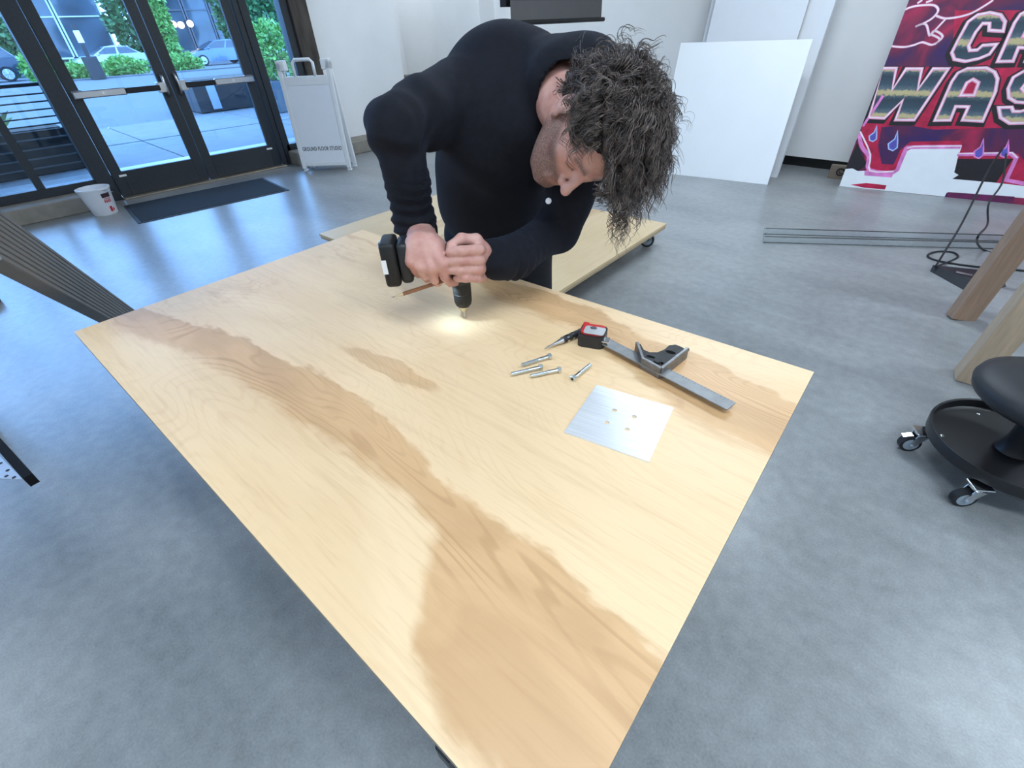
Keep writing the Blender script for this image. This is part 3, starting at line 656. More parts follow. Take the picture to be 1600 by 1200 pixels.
# outline of the cast head: square fence on the right, 45 degree fence on the left, wavy top
A1 = HP(1033, 578, 0.02); A2 = HP(1074, 546, 0.02); top = [HP(*p, 0.02) for p in ((1066, 541), (1056, 537), (1046, 538), (1038, 545), (1028, 549), (1015, 549), (1006, 545), (1001, 536), (995, 537))]
A3 = HP(1004, 562, 0.02)
poly = [A1, A2] + top + [A3]
b = NB(); z0, z1 = 0.004, 0.018
def rimp(bm, poly, z0, z1):
    prism(bm, poly, (0, 0, z0), (1, 0, 0), (0, 1, 0), (0, 0, 1), z1 - z0)
cx = sum(p[0] for p in poly) / len(poly); cy = sum(p[1] for p in poly) / len(poly)
holes = []
def hole(c_, rx_, ry_, rot): return [(c_[0] + rx_ * math.cos(t_) * math.cos(rot) - ry_ * math.sin(t_) * math.sin(rot), c_[1] + rx_ * math.cos(t_) * math.sin(rot) + ry_ * math.sin(t_) * math.cos(rot)) for t_ in [k * math.pi / 6 for k in range(12)]]
hl = [hole(HP(1048, 549, .02), 0.010, 0.006, 0.3), hole(HP(1017, 556, .02), 0.009, 0.0045, 0.4), hole(HP(1033, 566, .02), 0.0055, 0.005, 0)]
ed = []
for ring in [poly] + hl:
    vs = [b.verts.new((p[0], p[1], z1)) for p in ring]; ed += [b.edges.new((vs[i], vs[(i + 1) % len(vs)])) for i in range(len(vs))]
bmesh.ops.triangle_fill(b, edges=ed, use_beauty=True, use_dissolve=False)
r = bmesh.ops.extrude_face_region(b, geom=b.faces[:])
for v in [g_ for g_ in r['geom'] if isinstance(g_, bmesh.types.BMVert)]: v.co.z = z0
hd = obj('cast_head', b, cast, e)
def fence(a, c_, w, name):
    b = NB(); d = np.array(c_) - np.array(a); L_ = np.linalg.norm(d); an = math.atan2(d[1], d[0])
    bx(b, ((a[0] + c_[0]) / 2, (a[1] + c_[1]) / 2, 0.0125), (L_, w, 0.025), Matrix.Rotation(an, 3, 'Z'), 0.001); obj(name, b, mat('machined_iron', (0.20, 0.20, 0.205), 0.4, 0.7, var=0.2, scale=90), hd)
fence(A1, A2, 0.006, 'square_fence'); fence(top[-1], A3, 0.006, 'mitre_fence'); fence(A3, A1, 0.007, 'rule_slot')
b = NB(); q = HP(1027, 566, .02); cyl(b, (q[0], q[1], 0.017), (q[0], q[1], 0.024), 0.007, 0.006, 14); obj('lock_nut', b, cast, hd)
b = NB(); q = A2; sph(b, (q[0], q[1], 0.02), 0.004, 10); obj('scriber_knob', b, cast, hd, True)

# tape measure: leaning case with blade end
tp = PZ(903, 541, TZ); tq = PZ(939, 547, TZ); dv = tq - tp; at_ = math.atan2(dv[1], dv[0]); cc = (tp + tq) / 2
tm = empty('tape_measure', (cc[0], cc[1], TZ), at_); tag(tm, 'black and red tape measure with a silver face beside the rule', 'tape measure')
W2 = np.linalg.norm(dv) / 2
def rrect(w, h, r, n=5):
    out = []
    for cx_, cy_, a0 in ((w - r, h - r, 0), (-w + r, h - r, 90), (-w + r, -h + r, 180), (w - r, -h + r, 270)):
        for k in range(n + 1):
            a = math.radians(a0 + 90 * k / n); out.append((cx_ + r * math.cos(a), cy_ + r * math.sin(a)))
    return out
b = NB(); prism(b, rrect(W2 + 0.003, 0.026, 0.010), (0, 0.026, 0), (1, 0, 0), (0, 1, 0), (0, 0, 1), 0.026); obj('case', b, mat('black_abs_plastic', (0.02, 0.02, 0.021), 0.5, bump=0.1, bscale=400), tm, 'auto')
b = NB(); prism(b, rrect(W2 - 0.001, 0.020, 0.009), (0, 0.028, 0.026), (1, 0, 0), (0, 1, 0), (0, 0, 1), 0.0035); obj('red_shell', b, mat('red_plastic', (0.55, 0.02, 0.02), 0.35), tm, 'auto')
b = NB(); prism(b, rrect(W2 - 0.003, 0.0150, 0.006), (0.004, 0.022, 0.0295), (1, 0, 0), (0, 1, 0), (0, 0, 1), 0.0014); fp = obj('face_plate', b, mat('silver_label', (0.72, 0.73, 0.75), 0.3, 0.6), tm)
b = NB(); lathe(b, [(0, 0.0310), (0.0060, 0.0310), (0.0060, 0.0322), (0.0040, 0.0326), (0, 0.0326)], 16, Matrix.Translation((0.000, 0.030, 0)) @ Matrix.Diagonal((1.2, 0.8, 1, 1))); obj('emblem', b, mat('dark_emblem', (0.08, 0.08, 0.09), 0.4), fp)
b = NB(); bx(b, (W2 + 0.006, 0.012, 0.018), (0.014, 0.020, 0.003), bev=0.0008); bx(b, (W2 + 0.012, 0.012, 0.013), (0.0016, 0.020, 0.012)); obj('blade_hook', b, chrome, tm)
b = NB(); bx(b, (-W2 + 0.004, 0.050, 0.018), (0.014, 0.016, 0.020), bev=0.003, seg=2); obj('lock_button', b, MATS['red_plastic'], tm)

# automatic centre punch
a = PZ(851, 547, TZ + 0.004); c_ = PZ(911, 516, TZ + 0.009); d = c_ - a; d[2] = 0; L_ = np.linalg.norm(d); d /= L_
e = empty('centre_punch', (a[0], a[1], TZ)); tag(e, 'pen shaped centre punch with black knurled grip and steel nose', 'punch')
rx = Vector((0, 0, 1)).cross(V3(d)); mx = Matrix.Translation((0, 0, 0.0075)) @ Matrix(((rx.x, 0, d[0], 0), (rx.y, 0, d[1], 0), (0, 1, 0, 0), (0, 0, 0, 1)))
b = NB(); lathe(b, [(0, 0), (0.0008, 0.0), (0.0022, 0.012), (0.0024, 0.026), (0.0034, 0.027), (0.0062, 0.047), (0.0066, 0.049), (0, 0.049)], 20, mx); obj('steel_nose', b, steel, e, 'auto')
b = NB(); lathe(b, [(0, 0.049), (0.0075, 0.049), (0.0075, 0.051), (0.0068, 0.052), (0.0068, 0.055), (0.0075, 0.056), (0.0074, L_ - 0.012), (0.0068, L_ - 0.004), (0.0045, L_), (0, L_)], 20, mx); gp = obj('grip', b, MATS['black_abs_plastic'], e, 'auto')
for z in (0.058, L_ - 0.036, L_ - 0.012):
    b = NB(); lathe(b, [(0.0074, z), (0.0080, z), (0.0080, z + 0.006), (0.0074, z + 0.006)], 20, mx); obj('silver_band', b, chrome, gp)

# ================================================================= platform dolly behind the person
hD = 0.16; Lc = PZ(510, 369, hD); Fc = PZ(731, 288, hD); Rc = PZ(1042, 349, hD)
ex = Rc - Fc; wD = np.linalg.norm(ex); ex /= wD; ey = Lc - Fc; dD = np.linalg.norm(ey); ey = np.array([ex[1], -ex[0], 0])
cD = Fc + ex * wD / 2 + ey * dD / 2; aD = math.atan2(-ey[1], -ey[0])
e = empty('platform_dolly', (cD[0], cD[1], 0), aD); tag(e, 'low plywood platform dolly on black casters behind the person', 'dolly')
st_ = [[(-0.8, v, v + w) , (0.8, v + 0.01, v + w)] for v, w in ((-0.96, 0.16), (-0.62, 0.10), (-0.30, 0.18), (0.10, 0.12), (0.46, 0.16), (0.80, 0.14))]
ply2 = ply_mat('striped_plywood', [[(a_[0][0], a_[0][1] * 0.5 , a_[0][2] * 0.5), (a_[1][0], a_[1][1] * 0.5, a_[1][2] * 0.5)] for a_ in st_[:0]] + [[(-0.8, -0.48, -0.36), (0.8, -0.47, -0.36)], [(-0.8, -0.20, -0.06), (0.8, -0.21, -0.08)], [(-0.8, 0.10, 0.22), (0.8, 0.11, 0.20)], [(-0.8, 0.34, 0.46), (0.8, 0.33, 0.45)]], pale=(0.66, 0.50, 0.30), heart=(0.50, 0.33, 0.18), L2=0.8)
# object x = along grain (depth of the dolly), y = across
b = NB(); box_between(b, (-dD / 2, -wD / 2, hD - 0.018), (dD / 2, wD / 2, hD), 0.001); obj('upper_sheet', b, ply2, e)
b = NB(); box_between(b, (-dD / 2 + 0.004, -wD / 2 + 0.004, hD - 0.038), (dD / 2 - 0.004, wD / 2 - 0.004, hD - 0.020), 0.001); obj('lower_sheet', b, mat('plywood_edge_pale', (0.48, 0.36, 0.22), 0.6, var=0.2, scale=30, stretch=(.3, .3, 20)), e)
def caster(parent, x, y, ztop, r, yaw, tyre_m, body_m, name='caster', brake=False):
    c = empty(name); c.parent = parent; c.location = (x, y, 0); c.rotation_euler = (0, 0, yaw)
    b = NB(); bx(b, (0, 0, ztop - 0.004), (0.055, 0.05, 0.006), bev=0.001); cyl(b, (0, 0, ztop - 0.02), (0, 0, ztop - 0.006), 0.018, seg=16)
    for s in (-1, 1):
        prism(b, [(-0.018, ztop - 0.018), (0.018, ztop - 0.018), (0.030, r), (0.018, r - 0.010), (0.006, r + 0.004)], (0, s * 0.017 - 0.0015, 0), (1, 0, 0), (0, 0, 1), (0, 1, 0), 0.003)
    bx(b, (0, 0, ztop - 0.02), (0.034, 0.036, 0.004))
    if brake: bx(b, (0.035 + r * .2, 0, r * 2 + 0.002), (0.03, 0.02, 0.003), Matrix.Rotation(0.35, 3, 'Y'))
    obj('fork', b, body_m, c)
    off = 0.02
    b = NB(); cyl(b, (off, -0.012, r), (off, 0.012, r), r, seg=28); w = obj('tyre', b, tyre_m, c, 'auto')
    b = NB(); cyl(b, (off, -0.0135, r), (off, 0.0135, r), r * 0.72, seg=24); cyl(b, (off, -0.022, r), (off, 0.022, r), 0.005, seg=10); obj('wheel_hub', b, mat('grey_nylon', (0.30, 0.36, 0.42), 0.4), c, 'auto')
    return c
for su in (-1, 1):
    for sv in (-1, 1):
        caster(e, su * (dD / 2 - 0.09), sv * (wD / 2 - 0.07), hD - 0.038, 0.050, 0.9 + su, rubber, black_steel)

# ================================================================= bucket, mat
p = PZ(166, 333, 0); e = empty('plastic_bucket', (p[0] + 0.02, p[1], 0)); tag(e, 'white plastic bucket with red print by the door', 'bucket')
bw = mat('white_plastic', (0.74, 0.76, 0.80), 0.4, var=0.03)
b = NB(); lathe(b, [(0, 0.004), (0.100, 0.0), (0.104, 0.006), (0.135, 0.235), (0.143, 0.236), (0.143, 0.252), (0.136, 0.254), (0.131, 0.238), (0.100, 0.010), (0, 0.010)], 36); obj('pail', b, bw, e, 'auto')
def curved_patch(bm, a0, a1, z0, z1, n=8):
    R0 = lambda z: 0.104 + (0.135 - 0.104) * (z - 0.006) / 0.229 + 0.0012
    for i in range(n):
        u0 = a0 + (a1 - a0) * i / n; u1 = a0 + (a1 - a0) * (i + 1) / n
        vs = [bm.verts.new((R0(z) * math.cos(u), R0(z) * math.sin(u), z)) for u, z in ((u0, z0), (u1, z0), (u1, z1), (u0, z1))]; bm.faces.new(vs)
redp = mat('red_print', (0.50, 0.03, 0.04), 0.5); drkp = mat('dark_print', (0.06, 0.03, 0.04), 0.5)
a_b = math.atan2(C0[1] - p[1], C0[0] - p[0]) + 0.35
b = NB(); curved_patch(b, a_b - 0.10, a_b + 0.55, 0.165, 0.205); obj('print', b, drkp, e)
b = NB()
for k in range(4): curved_patch(b, a_b - 0.05 + 0.14 * k, a_b + 0.04 + 0.14 * k, 0.118, 0.145, 2)
curved_patch(b, a_b, a_b + 0.5, 0.150, 0.157); obj('print', b, redp, e)
b = NB(); curved_patch(b, a_b + 0.10, a_b + 0.32, 0.03, 0.08, 3); curved_patch(b, a_b + 0.36, a_b + 0.5, 0.035, 0.06, 2); obj('print', b, redp, e)
b = NB(); sweep(b, smooth_path([(0.145 * math.cos(t_), 0.145 * math.sin(t_), 0.235 - 0.06 * math.sin(t_ - 0.4)) for t_ in np.linspace(0.4, 0.4 + math.pi, 9)], 3), 0.0025, 6); obj('bail_handle', b, steel, e)
mm = mat('charcoal_mat_pile', (0.022, 0.028, 0.036), 0.95, var=0.35, scale=120, bump=0.6, bscale=500)
q = [PZ(*p_, 0.01) for p_ in ((200, 319), (215, 348), (445, 297), (412, 278))]; cm = sum(q) / 4; am = math.atan2((q[2] - q[1])[1], (q[2] - q[1])[0])
e = empty('door_mat', (cm[0], cm[1], 0), am); tag(e, 'charcoal entrance mat in front of the doors', 'mat')
b = NB(); bx(b, (0, 0, 0.003), (1.46, 0.86, 0.006), bev=0.002); obj('backing', b, rubber, e)
b = NB(); bx(b, (0, 0, 0.008), (1.40, 0.80, 0.006), bev=0.002); obj('pile', b, mm, e)

# ================================================================= A-frame sign
sg = mat('white_sign_plastic', (0.80, 0.82, 0.84), 0.4, var=0.02)
p0 = PZ(474, 268, 0); p1 = PZ(551, 266, 0); cs = (p0 + p1) / 2; an = math.atan2((p1 - p0)[1], (p1 - p0)[0]); wS = 0.63
sgn = empty('sandwich_board', (cs[0], cs[1], 0), an); tag(sgn, 'white plastic sidewalk sign by the timber post reading ground floor studio', 'sign')
HS = 1.12
def sign_leaf(y0, lean, name):
    """local x across, y depth; panel leans by lean (top moves to +y)"""
    R_ = Matrix.Rotation(-lean, 3, 'X'); b = NB()
    def P(x, z, sx_, sz_, t=0.035, bev=0.006): 
        c_ = R_ @ Vector((x, 0, z)); bx(b, (c_.x, c_.y + y0, c_.z), (sx_, t, sz_), R_, bev)
    P(-wS / 2 + 0.025, HS / 2 + 0.02, 0.05, HS - 0.02); P(wS / 2 - 0.025, HS / 2 + 0.02, 0.05, HS - 0.02)
    P(0, 0.085, wS - 0.1, 0.05); P(0, HS - 0.17, wS - 0.1, 0.09)
    P(-wS / 2 + 0.05, HS - 0.02, 0.10, 0.10); P(wS / 2 - 0.05, HS - 0.02, 0.10, 0.10)
    P(0, HS * 0.47, wS - 0.09, HS - 0.25, 0.018, 0)
    o_ = obj(name, b, sg, sgn); return R_
R_ = sign_leaf(0.0, 0.07, 'front_leaf'); sign_leaf(0.20, -0.07, 'rear_leaf')
b = NB(); c_ = R_ @ Vector((0, 0, HS - 0.06)); pts = [R_ @ Vector(q_) for q_ in ((-0.12, 0, HS - 0.13), (-0.12, 0, HS - 0.0), (-0.09, 0, HS + 0.03), (0.09, 0, HS + 0.03), (0.12, 0, HS), (0.12, 0, HS - 0.13))]
sweep(b, pts, 0.018, 8); obj('carry_handle', b, sg, sgn, True)
b = NB(); c_ = R_ @ Vector((0, -0.0115, HS * 0.47)); bx(b, (c_.x, c_.y, c_.z), (wS - 0.11, 0.004, HS - 0.27), R_); face = obj('insert_panel', b, mat('white_insert', (0.82, 0.85, 0.90), 0.35, var=0.01), sgn)
cu = bpy.data.curves.new('lettering', 'FONT'); cu.body = 'GROUND FLOOR STUDIO'; cu.align_x = 'CENTER'; cu.size = 0.052; cu.extrude = 0.0006; cu.offset = 0.0006; cu.space_character = 1.08
to = bpy.data.objects.new('lettering', cu); COL.objects.link(to); bpy.context.view_layer.update()
me = bpy.data.meshes.new_from_object(to.evaluated_get(bpy.context.evaluated_depsgraph_get())); COL.objects.unlink(to); bpy.data.objects.remove(to)
me.materials.clear(); me.materials.append(mat('black_ink', (0.012, 0.012, 0.016), 0.5)); lt = bpy.data.objects.new('lettering', me); COL.objects.link(lt); lt.parent = face
wtx = max(v.co.x for v in me.vertices) - min(v.co.x for v in me.vertices); s_ = 0.50 / wtx
c_ = R_ @ Vector((0, -0.0145, 0.235)); lt.matrix_local = Matrix.Translation(c_) @ R_.to_4x4() @ Matrix.Rotation(math.pi / 2, 4, 'X') @ Matrix.Diagonal((s_, s_ * 1.45, 1, 1))
for s in (-1, 1):
    for y_ in (0.02, 0.20):
        b = NB(); bx(b, (s * (wS / 2 - 0.03), y_, 0.012), (0.05, 0.05, 0.024), bev=0.004); obj('foot', b, sg, sgn)


# ================================================================= projection screen hanging from the ceiling
Xs = -3.9; s1 = PX(795, 36, Xs); s2 = PX(943, 30.5, Xs); zb_ = (s1[2] + s2[2]) / 2
e = empty('projection_screen', (Xs, (s1[1] + s2[1]) / 2, zb_)); tag(e, 'grey projection screen with a black bottom bar above the person', 'screen')
wsn = s2[1] - s1[1]
b = NB(); cyl(b, (0, -wsn / 2, 0), (0, wsn / 2, 0), 0.020, seg=14); obj('bottom_bar', b, black_paint, e, 'auto')
b = NB(); cyl(b, (0, wsn / 2, 0), (0, wsn / 2 + 0.006, 0), 0.007, seg=12); obj('end_cap', b, white_sticker, e)
b = NB(); box_between(b, (-0.0015, -wsn / 2 + 0.03, 0.01), (0.0015, wsn / 2 - 0.05, 0.170)); obj('grey_fabric', b, mat('grey_screen_fabric', (0.12, 0.115, 0.115), 0.8, var=0.03), e)
b = NB(); box_between(b, (-0.0015, -wsn / 2 + 0.03, 0.170), (0.0015, wsn / 2 - 0.05, ZC - zb_ - 0.15)); obj('masking_fabric', b, mat('black_screen_fabric', (0.02, 0.02, 0.025), 0.8), e)
b = NB(); box_between(b, (-0.06, -wsn / 2 - 0.05, ZC - zb_ - 0.15), (0.06, wsn / 2 + 0.05, ZC - zb_), 0.01); obj('housing', b, MATS['white_lamp_housing'], e)
ZQ = PX(786, 11, Xs - 0.10)
b = NB(); box_between(b, (-0.14, ZQ[1] - s1[1] - wsn / 2, ZQ[2] - zb_), (-0.06, ZQ[1] - s1[1] - wsn / 2 + 0.16, ZC - zb_)); obj('mounting_strut', b, MATS['black_screen_fabric'], e)

# ================================================================= boards leaning on the back wall
def leaning_board(name, label, cat, b0, b1, height, lean, thick, front_m, edge_m=None, group=None, z0=0.0):
    """b0, b1: bottom front corners on the floor; leans back by angle lean"""
    b0 = np.array([*b0[:2], 0.0]); b1 = np.array([*b1[:2], 0.0]); w = np.linalg.norm(b1 - b0); an = math.atan2(*(b1 - b0)[1::-1])
    e = empty(name, b0 * 0.5 + b1 * 0.5, an); tag(e, label, cat, group)
    R_ = Matrix.Rotation(-lean, 3, 'X')
    zl = thick * math.sin(lean) * 0
    def part(nm, x0, x1, y0, y1, z0_, z1_, m, bev=0.0):
        b = NB(); c_ = R_ @ Vector(((x0 + x1) / 2, (y0 + y1) / 2, (z0_ + z1_) / 2)); bx(b, c_, (x1 - x0, y1 - y0, z1_ - z0_), R_, bev); return obj(nm, b, m, e)
    return e, part, w, R_
wgl = mat('white_primed_panel', (0.84, 0.86, 0.88), 0.55, var=0.015, scale=3, bump=0.12, bscale=14)
gloss = mat('glossy_white_board', (0.74, 0.77, 0.82), 0.10, var=0.015, spec=0.6)
tan = mat('raw_pine', (0.52, 0.38, 0.22), 0.6, var=0.15, scale=12, stretch=(4, 4, 0.5))
e, part, w, R_ = leaning_board('leaning_panel', 'square white primed panel leaning in front of taller boards', 'panel', (-2.690, 4.975), (-1.545, 5.145), 1.17, 0.21, 0.012, wgl)
part('face', -w / 2, w / 2, -0.001, 0.010, 0.0, 1.165, wgl, 0.001); part('backing', -w / 2 + 0.002, w / 2 - 0.002, 0.010, 0.016, 0.002, 1.163, tan)
e, part, w, R_ = leaning_board('leaning_panel', 'tall glossy white board directly behind the square white panel', 'panel', (-2.60, 5.30), (-1.76, 5.36), 1.9, 0.20, 0.012, gloss)
part('face', -w / 2, w / 2, 0, 0.006, 0.0, 1.9, gloss); part('backing', -w / 2, w / 2, 0.0065, 0.016, 0.0, 1.9, tan)
e, part, w, R_ = leaning_board('leaning_panel', 'rearmost tall white board leaning against the back wall', 'panel', (-2.68, 5.39), (-1.57, 5.45), 2.1, 0.19, 0.03, gloss)
part('face', -w / 2, w / 2, 0, 0.005, 0.0, 2.1, gloss)
for x0, x1, z0_, z1_ in ((-w / 2, -w / 2 + 0.04, 0, 2.1), (w / 2 - 0.04, w / 2, 0, 2.1), (-w / 2 + 0.04, w / 2 - 0.04, 0, 0.04), (-w / 2 + 0.04, w / 2 - 0.04, 2.06, 2.1)): part('stretcher_bar', x0, x1, 0.0055, 0.045, z0_, z1_, sg if z1_ - z0_ > 1 else tan)

# wooden block with a round stamp
p = PZ(1303, 281, 0); e = empty('wooden_block', (p[0], p[1] + 0.05, 0), 0.1); tag(e, 'small wooden block with a round dark stamp beside the painting', 'block')
b = NB(); box_between(b, (-0.075, 0, 0), (0.075, 0.06, 0.12), 0.004); obj('block', b, mat('brown_block_wood', (0.20, 0.16, 0.125), 0.7, var=0.2, scale=20, stretch=(0.4, 4, 4)), e)
b = NB(); sweep(b, [(0.02 + 0.030 * math.cos(t_), -0.001, 0.065 + 0.030 * math.sin(t_)) for t_ in np.linspace(0.3, 6.0, 24)], 0.006, 6); sweep(b, [(0.02 + 0.012 * math.cos(t_), -0.001, 0.065 + 0.012 * math.sin(t_)) for t_ in np.linspace(2, 6.0, 10)], 0.004, 6); obj('stamp', b, dark_hole, e)

# ================================================================= painted canvas
pO = np.array([-1.0, 5.456, 0.0]); pr = np.array([1.203, 0.197, 0]); pr /= np.linalg.norm(pr); pn = np.array([pr[1], -pr[0], 0]); LEAN = 0.108
pu = np.array([-pn[0] * math.sin(LEAN), -pn[1] * math.sin(LEAN), math.cos(LEAN)]); pf = np.cross(pr, pu)     # outward normal towards the room
cv = empty('painted_canvas', pO); tag(cv, 'pink and purple neon style car wash painting leaning on the wall', 'painting')
mural = bpy.data.materials.new('mural_paint'); mural.use_nodes = True; N = mural.node_tree.nodes; L = mural.node_tree.links; pb = N['Principled BSDF']; pb.inputs['Roughness'].default_value = 0.45
t = N.new('ShaderNodeTexCoord'); n1 = N.new('ShaderNodeTexNoise'); n1.inputs['Scale'].default_value = 2.6; n1.inputs['Detail'].default_value = 3; n1.inputs['Distortion'].default_value = 0.8; L.new(t.outputs['Object'], n1.inputs['Vector'])
r1 = N.new('ShaderNodeValToRGB'); el = r1.color_ramp.elements; el[0].position = 0.30; el[0].color = (0.030, 0.008, 0.10, 1); el[1].position = 0.66; el[1].color = (0.40, 0.012, 0.07, 1)
for ps, c_ in ((0.42, (0.055, 0.010, 0.075)), (0.50, (0.12, 0.010, 0.055)), (0.58, (0.26, 0.012, 0.06))): x = el.new(ps); x.color = (*c_, 1)
L.new(n1.outputs['Fac'], r1.inputs[0]); L.new(r1.outputs[0], pb.inputs['Base Color'])
def paint(name, c_, rough=0.45, var=0.12, scale=14): return mat(name, c_, rough, var=var, scale=scale)
red_p = paint('crimson_paint', (0.46, 0.012, 0.06), var=0.3); pink_p = paint('pink_paint', (0.80, 0.32, 0.48)); mag_p = paint('magenta_paint', (0.72, 0.22, 0.55), var=0.25); pale_p = paint('pale_pink_paint', (0.86, 0.72, 0.78)); wht_p = paint('white_paint', (0.80, 0.83, 0.86), var=0.02); blk_p = paint('black_mural_paint', (0.014, 0.012, 0.016)); blu_p = paint('violet_blue_paint', (0.10, 0.09, 0.42), var=0.3); sky_p = paint('light_blue_paint', (0.42, 0.52, 0.80)); pur_p = paint('plum_paint', (0.13, 0.015, 0.08), var=0.3)
lf = bpy.data.materials.new('letter_fill'); lf.use_nodes = True; N = lf.node_tree.nodes; L = lf.node_tree.links; pb = N['Principled BSDF']; pb.inputs['Roughness'].default_value = 0.45
t = N.new('ShaderNodeTexCoord'); s3 = N.new('ShaderNodeSeparateXYZ'); L.new(t.outputs['Object'], s3.inputs[0]); nz = N.new('ShaderNodeTexNoise'); nz.inputs['Scale'].default_value = 60; nz.inputs['Detail'].default_value = 4; L.new(t.outputs['Object'], nz.inputs['Vector'])
ma = N.new('ShaderNodeMath'); ma.operation = 'MULTIPLY_ADD'; L.new(nz.outputs['Fac'], ma.inputs[0]); ma.inputs[1].default_value = 0.045; L.new(s3.outputs['Z'], ma.inputs[2])
mo = N.new('ShaderNodeMath'); mo.operation = 'FRACT'; mm_ = N.new('ShaderNodeMath'); mm_.operation = 'MULTIPLY'; L.new(ma.outputs[0], mm_.inputs[0]); mm_.inputs[1].default_value = 6.0; L.new(mm_.outputs[0], mo.inputs[0])
rr = N.new('ShaderNodeValToRGB'); L.new(mo.outputs[0], rr.inputs[0]); el = rr.color_ramp.elements; el[0].position = 0.0; el[0].color = (0.035, 0.07, 0.10, 1); el[1].position = 1.0; el[1].color = (0.035, 0.07, 0.10, 1)
for ps, c_ in ((0.35, (0.02, 0.04, 0.06)), (0.50, (0.06, 0.10, 0.12)), (0.58, (0.50, 0.42, 0.22)), (0.72, (0.50, 0.42, 0.22)), (0.80, (0.10, 0.14, 0.17))): x = el.new(ps); x.color = (*c_, 1)
L.new(rr.outputs[0], pb.inputs['Base Color'])
CW_, CH_ = 1.92, 1.86
def frame_pt(x, y, off): return pr * x + pu * y + pf * off
b = NB(); A_ = []
prism(b, [(0, 0), (CW_, 0), (CW_, CH_), (0, CH_)], (0, 0, 0), pr, pu, pf, -0.035); obj('canvas', b, mural, cv)
def cpt(q, off):     # crop pixel of the zoomed photograph -> point on the canvas plane (local to pO)
    px, py = 1300 + q[0] * 0.26667, q[1] * 0.26667
    w = PPL(px, py, pO, pf) - pO; return (float(np.dot(w, pr)), float(np.dot(w, pu)))
LAY = [0.0]
def patch(poly, m, name='painted_patch', lvl=1, canvas_xy=False, clipx=True):
    P = [p_ if canvas_xy else cpt(p_, 0) for p_ in poly]; P = [(min(max(p_[0], 0.0), CW_), min(max(p_[1], 0.0), CH_)) for p_ in P]
    b = NB(); o_ = pf * (0.0004 + 0.0007 * (lvl - 1)); vs = [b.verts.new(V3(pr * p_[0] + pu * p_[1] + o_ + pf * 0.0007)) for p_ in P]
    ed = [b.edges.new((vs[i], vs[(i + 1) % len(vs)])) for i in range(len(vs))]
    bmesh.ops.triangle_fill(b, edges=ed, use_beauty=True, use_dissolve=False)
    r = bmesh.ops.extrude_face_region(b, geom=b.faces[:])
    for v in [g_ for g_ in r['geom'] if isinstance(g_, bmesh.types.BMVert)]: v.co -= V3(pf * 0.0006)
    return obj(name, b, m, cv)
def stroke(path, wpx, m, name='neon_line', lvl=4, smooth=0, closed=False, parent=None):
    P = [np.array(cpt(p_, 0)) for p_ in path]
    if smooth: P = [np.array(p_[:2]) for p_ in smooth_path([(*p_, 0) for p_ in P], smooth)]
    if closed: P.append(P[0])
    w = wpx * 0.00132 / 2; b = NB(); o_ = pf * (0.0004 + 0.0007 * (lvl - 1)); n = len(P); L_, R2 = [], []
    for i in range(n):
        a = P[i - 1] if i > 0 else (P[-2] if closed else P[i]); c_ = P[i + 1] if i < n - 1 else (P[1] if closed else P[i])
        t0 = P[i] - a; t1 = c_ - P[i]; l0, l1 = np.linalg.norm(t0), np.linalg.norm(t1)
        t0 = t0 / l0 if l0 > 1e-9 else t1 / max(l1, 1e-9); t1 = t1 / l1 if l1 > 1e-9 else t0
        tt = t0 + t1; tt = tt / max(1e-6, np.linalg.norm(tt)); k = min(2.0, 1 / max(0.4, float(np.dot(tt, t0)))); nn = np.array([-tt[1], tt[0]]) * w * k
        cl = lambda q_: (min(max(q_[0], 0.0), CW_), min(max(q_[1], 0.0), CH_))
        a_, c2 = cl(P[i] + nn), cl(P[i] - nn)
        L_.append(b.verts.new(V3(pr * a_[0] + pu * a_[1] + o_ + pf * 0.0005))); R2.append(b.verts.new(V3(pr * c2[0] + pu * c2[1] + o_ + pf * 0.0005)))
    for i in range(n - 1):
        b.faces.new((L_[i], L_[i + 1], R2[i + 1], R2[i]))
    return obj(name, b, m, cv)
def offs(poly, d): return [(p_[0] + d[0], p_[1] + d[1]) for p_ in poly]
Wp = [(290, 402), (375, 402), (350, 530), (432, 405), (525, 405), (500, 528), (590, 405), (680, 405), (480, 705), (370, 705), (412, 590), (305, 695), (215, 690)]
Ap = [(600, 708), (700, 480), (735, 430), (790, 404), (900, 400), (950, 425), (968, 465), (955, 540), (880, 712), (762, 706), (797, 628), (722, 626), (690, 706)]
Ah = [(752, 558), (790, 485), (825, 465), (858, 485), (832, 558)]
Cp = [(1000, 185), (1012, 130), (985, 90), (920, 76), (850, 90), (795, 130), (735, 240), (700, 310), (715, 350), (780, 362), (860, 345), (920, 320), (962, 262), (880, 268), (850, 295), (805, 298), (798, 270), (840, 190), (880, 140), (920, 140), (918, 180)]
Sp = [(1240, 420), (1120, 420), (1060, 455), (1030, 520), (1035, 575), (1075, 600), (1150, 605), (1160, 640), (1100, 655), (1060, 655), (1050, 630), (975, 632), (985, 690), (1040, 725), (1140, 722), (1215, 690), (1245, 620), (1225, 560), (1130, 545), (1110, 520), (1140, 480), (1240, 470)]
Rp = offs([(600, 708), (700, 480), (735, 430), (790, 404), (900, 400), (950, 425), (968, 465), (940, 560), (890, 590), (905, 706), (812, 706), (805, 600), (735, 600), (690, 706)], (720, -345))
Hp = offs([(600, 708), (720, 404), (810, 404), (765, 515), (865, 515), (910, 404), (1000, 404), (880, 708), (790, 708), (835, 595), (735, 595), (690, 708)], (700, 5))
patch([(185, 740), (250, 560), (300, 390), (700, 390), (720, 60), (1300, 60), (1300, 740), (600, 760), (430, 730), (300, 745)], red_p, lvl=1)
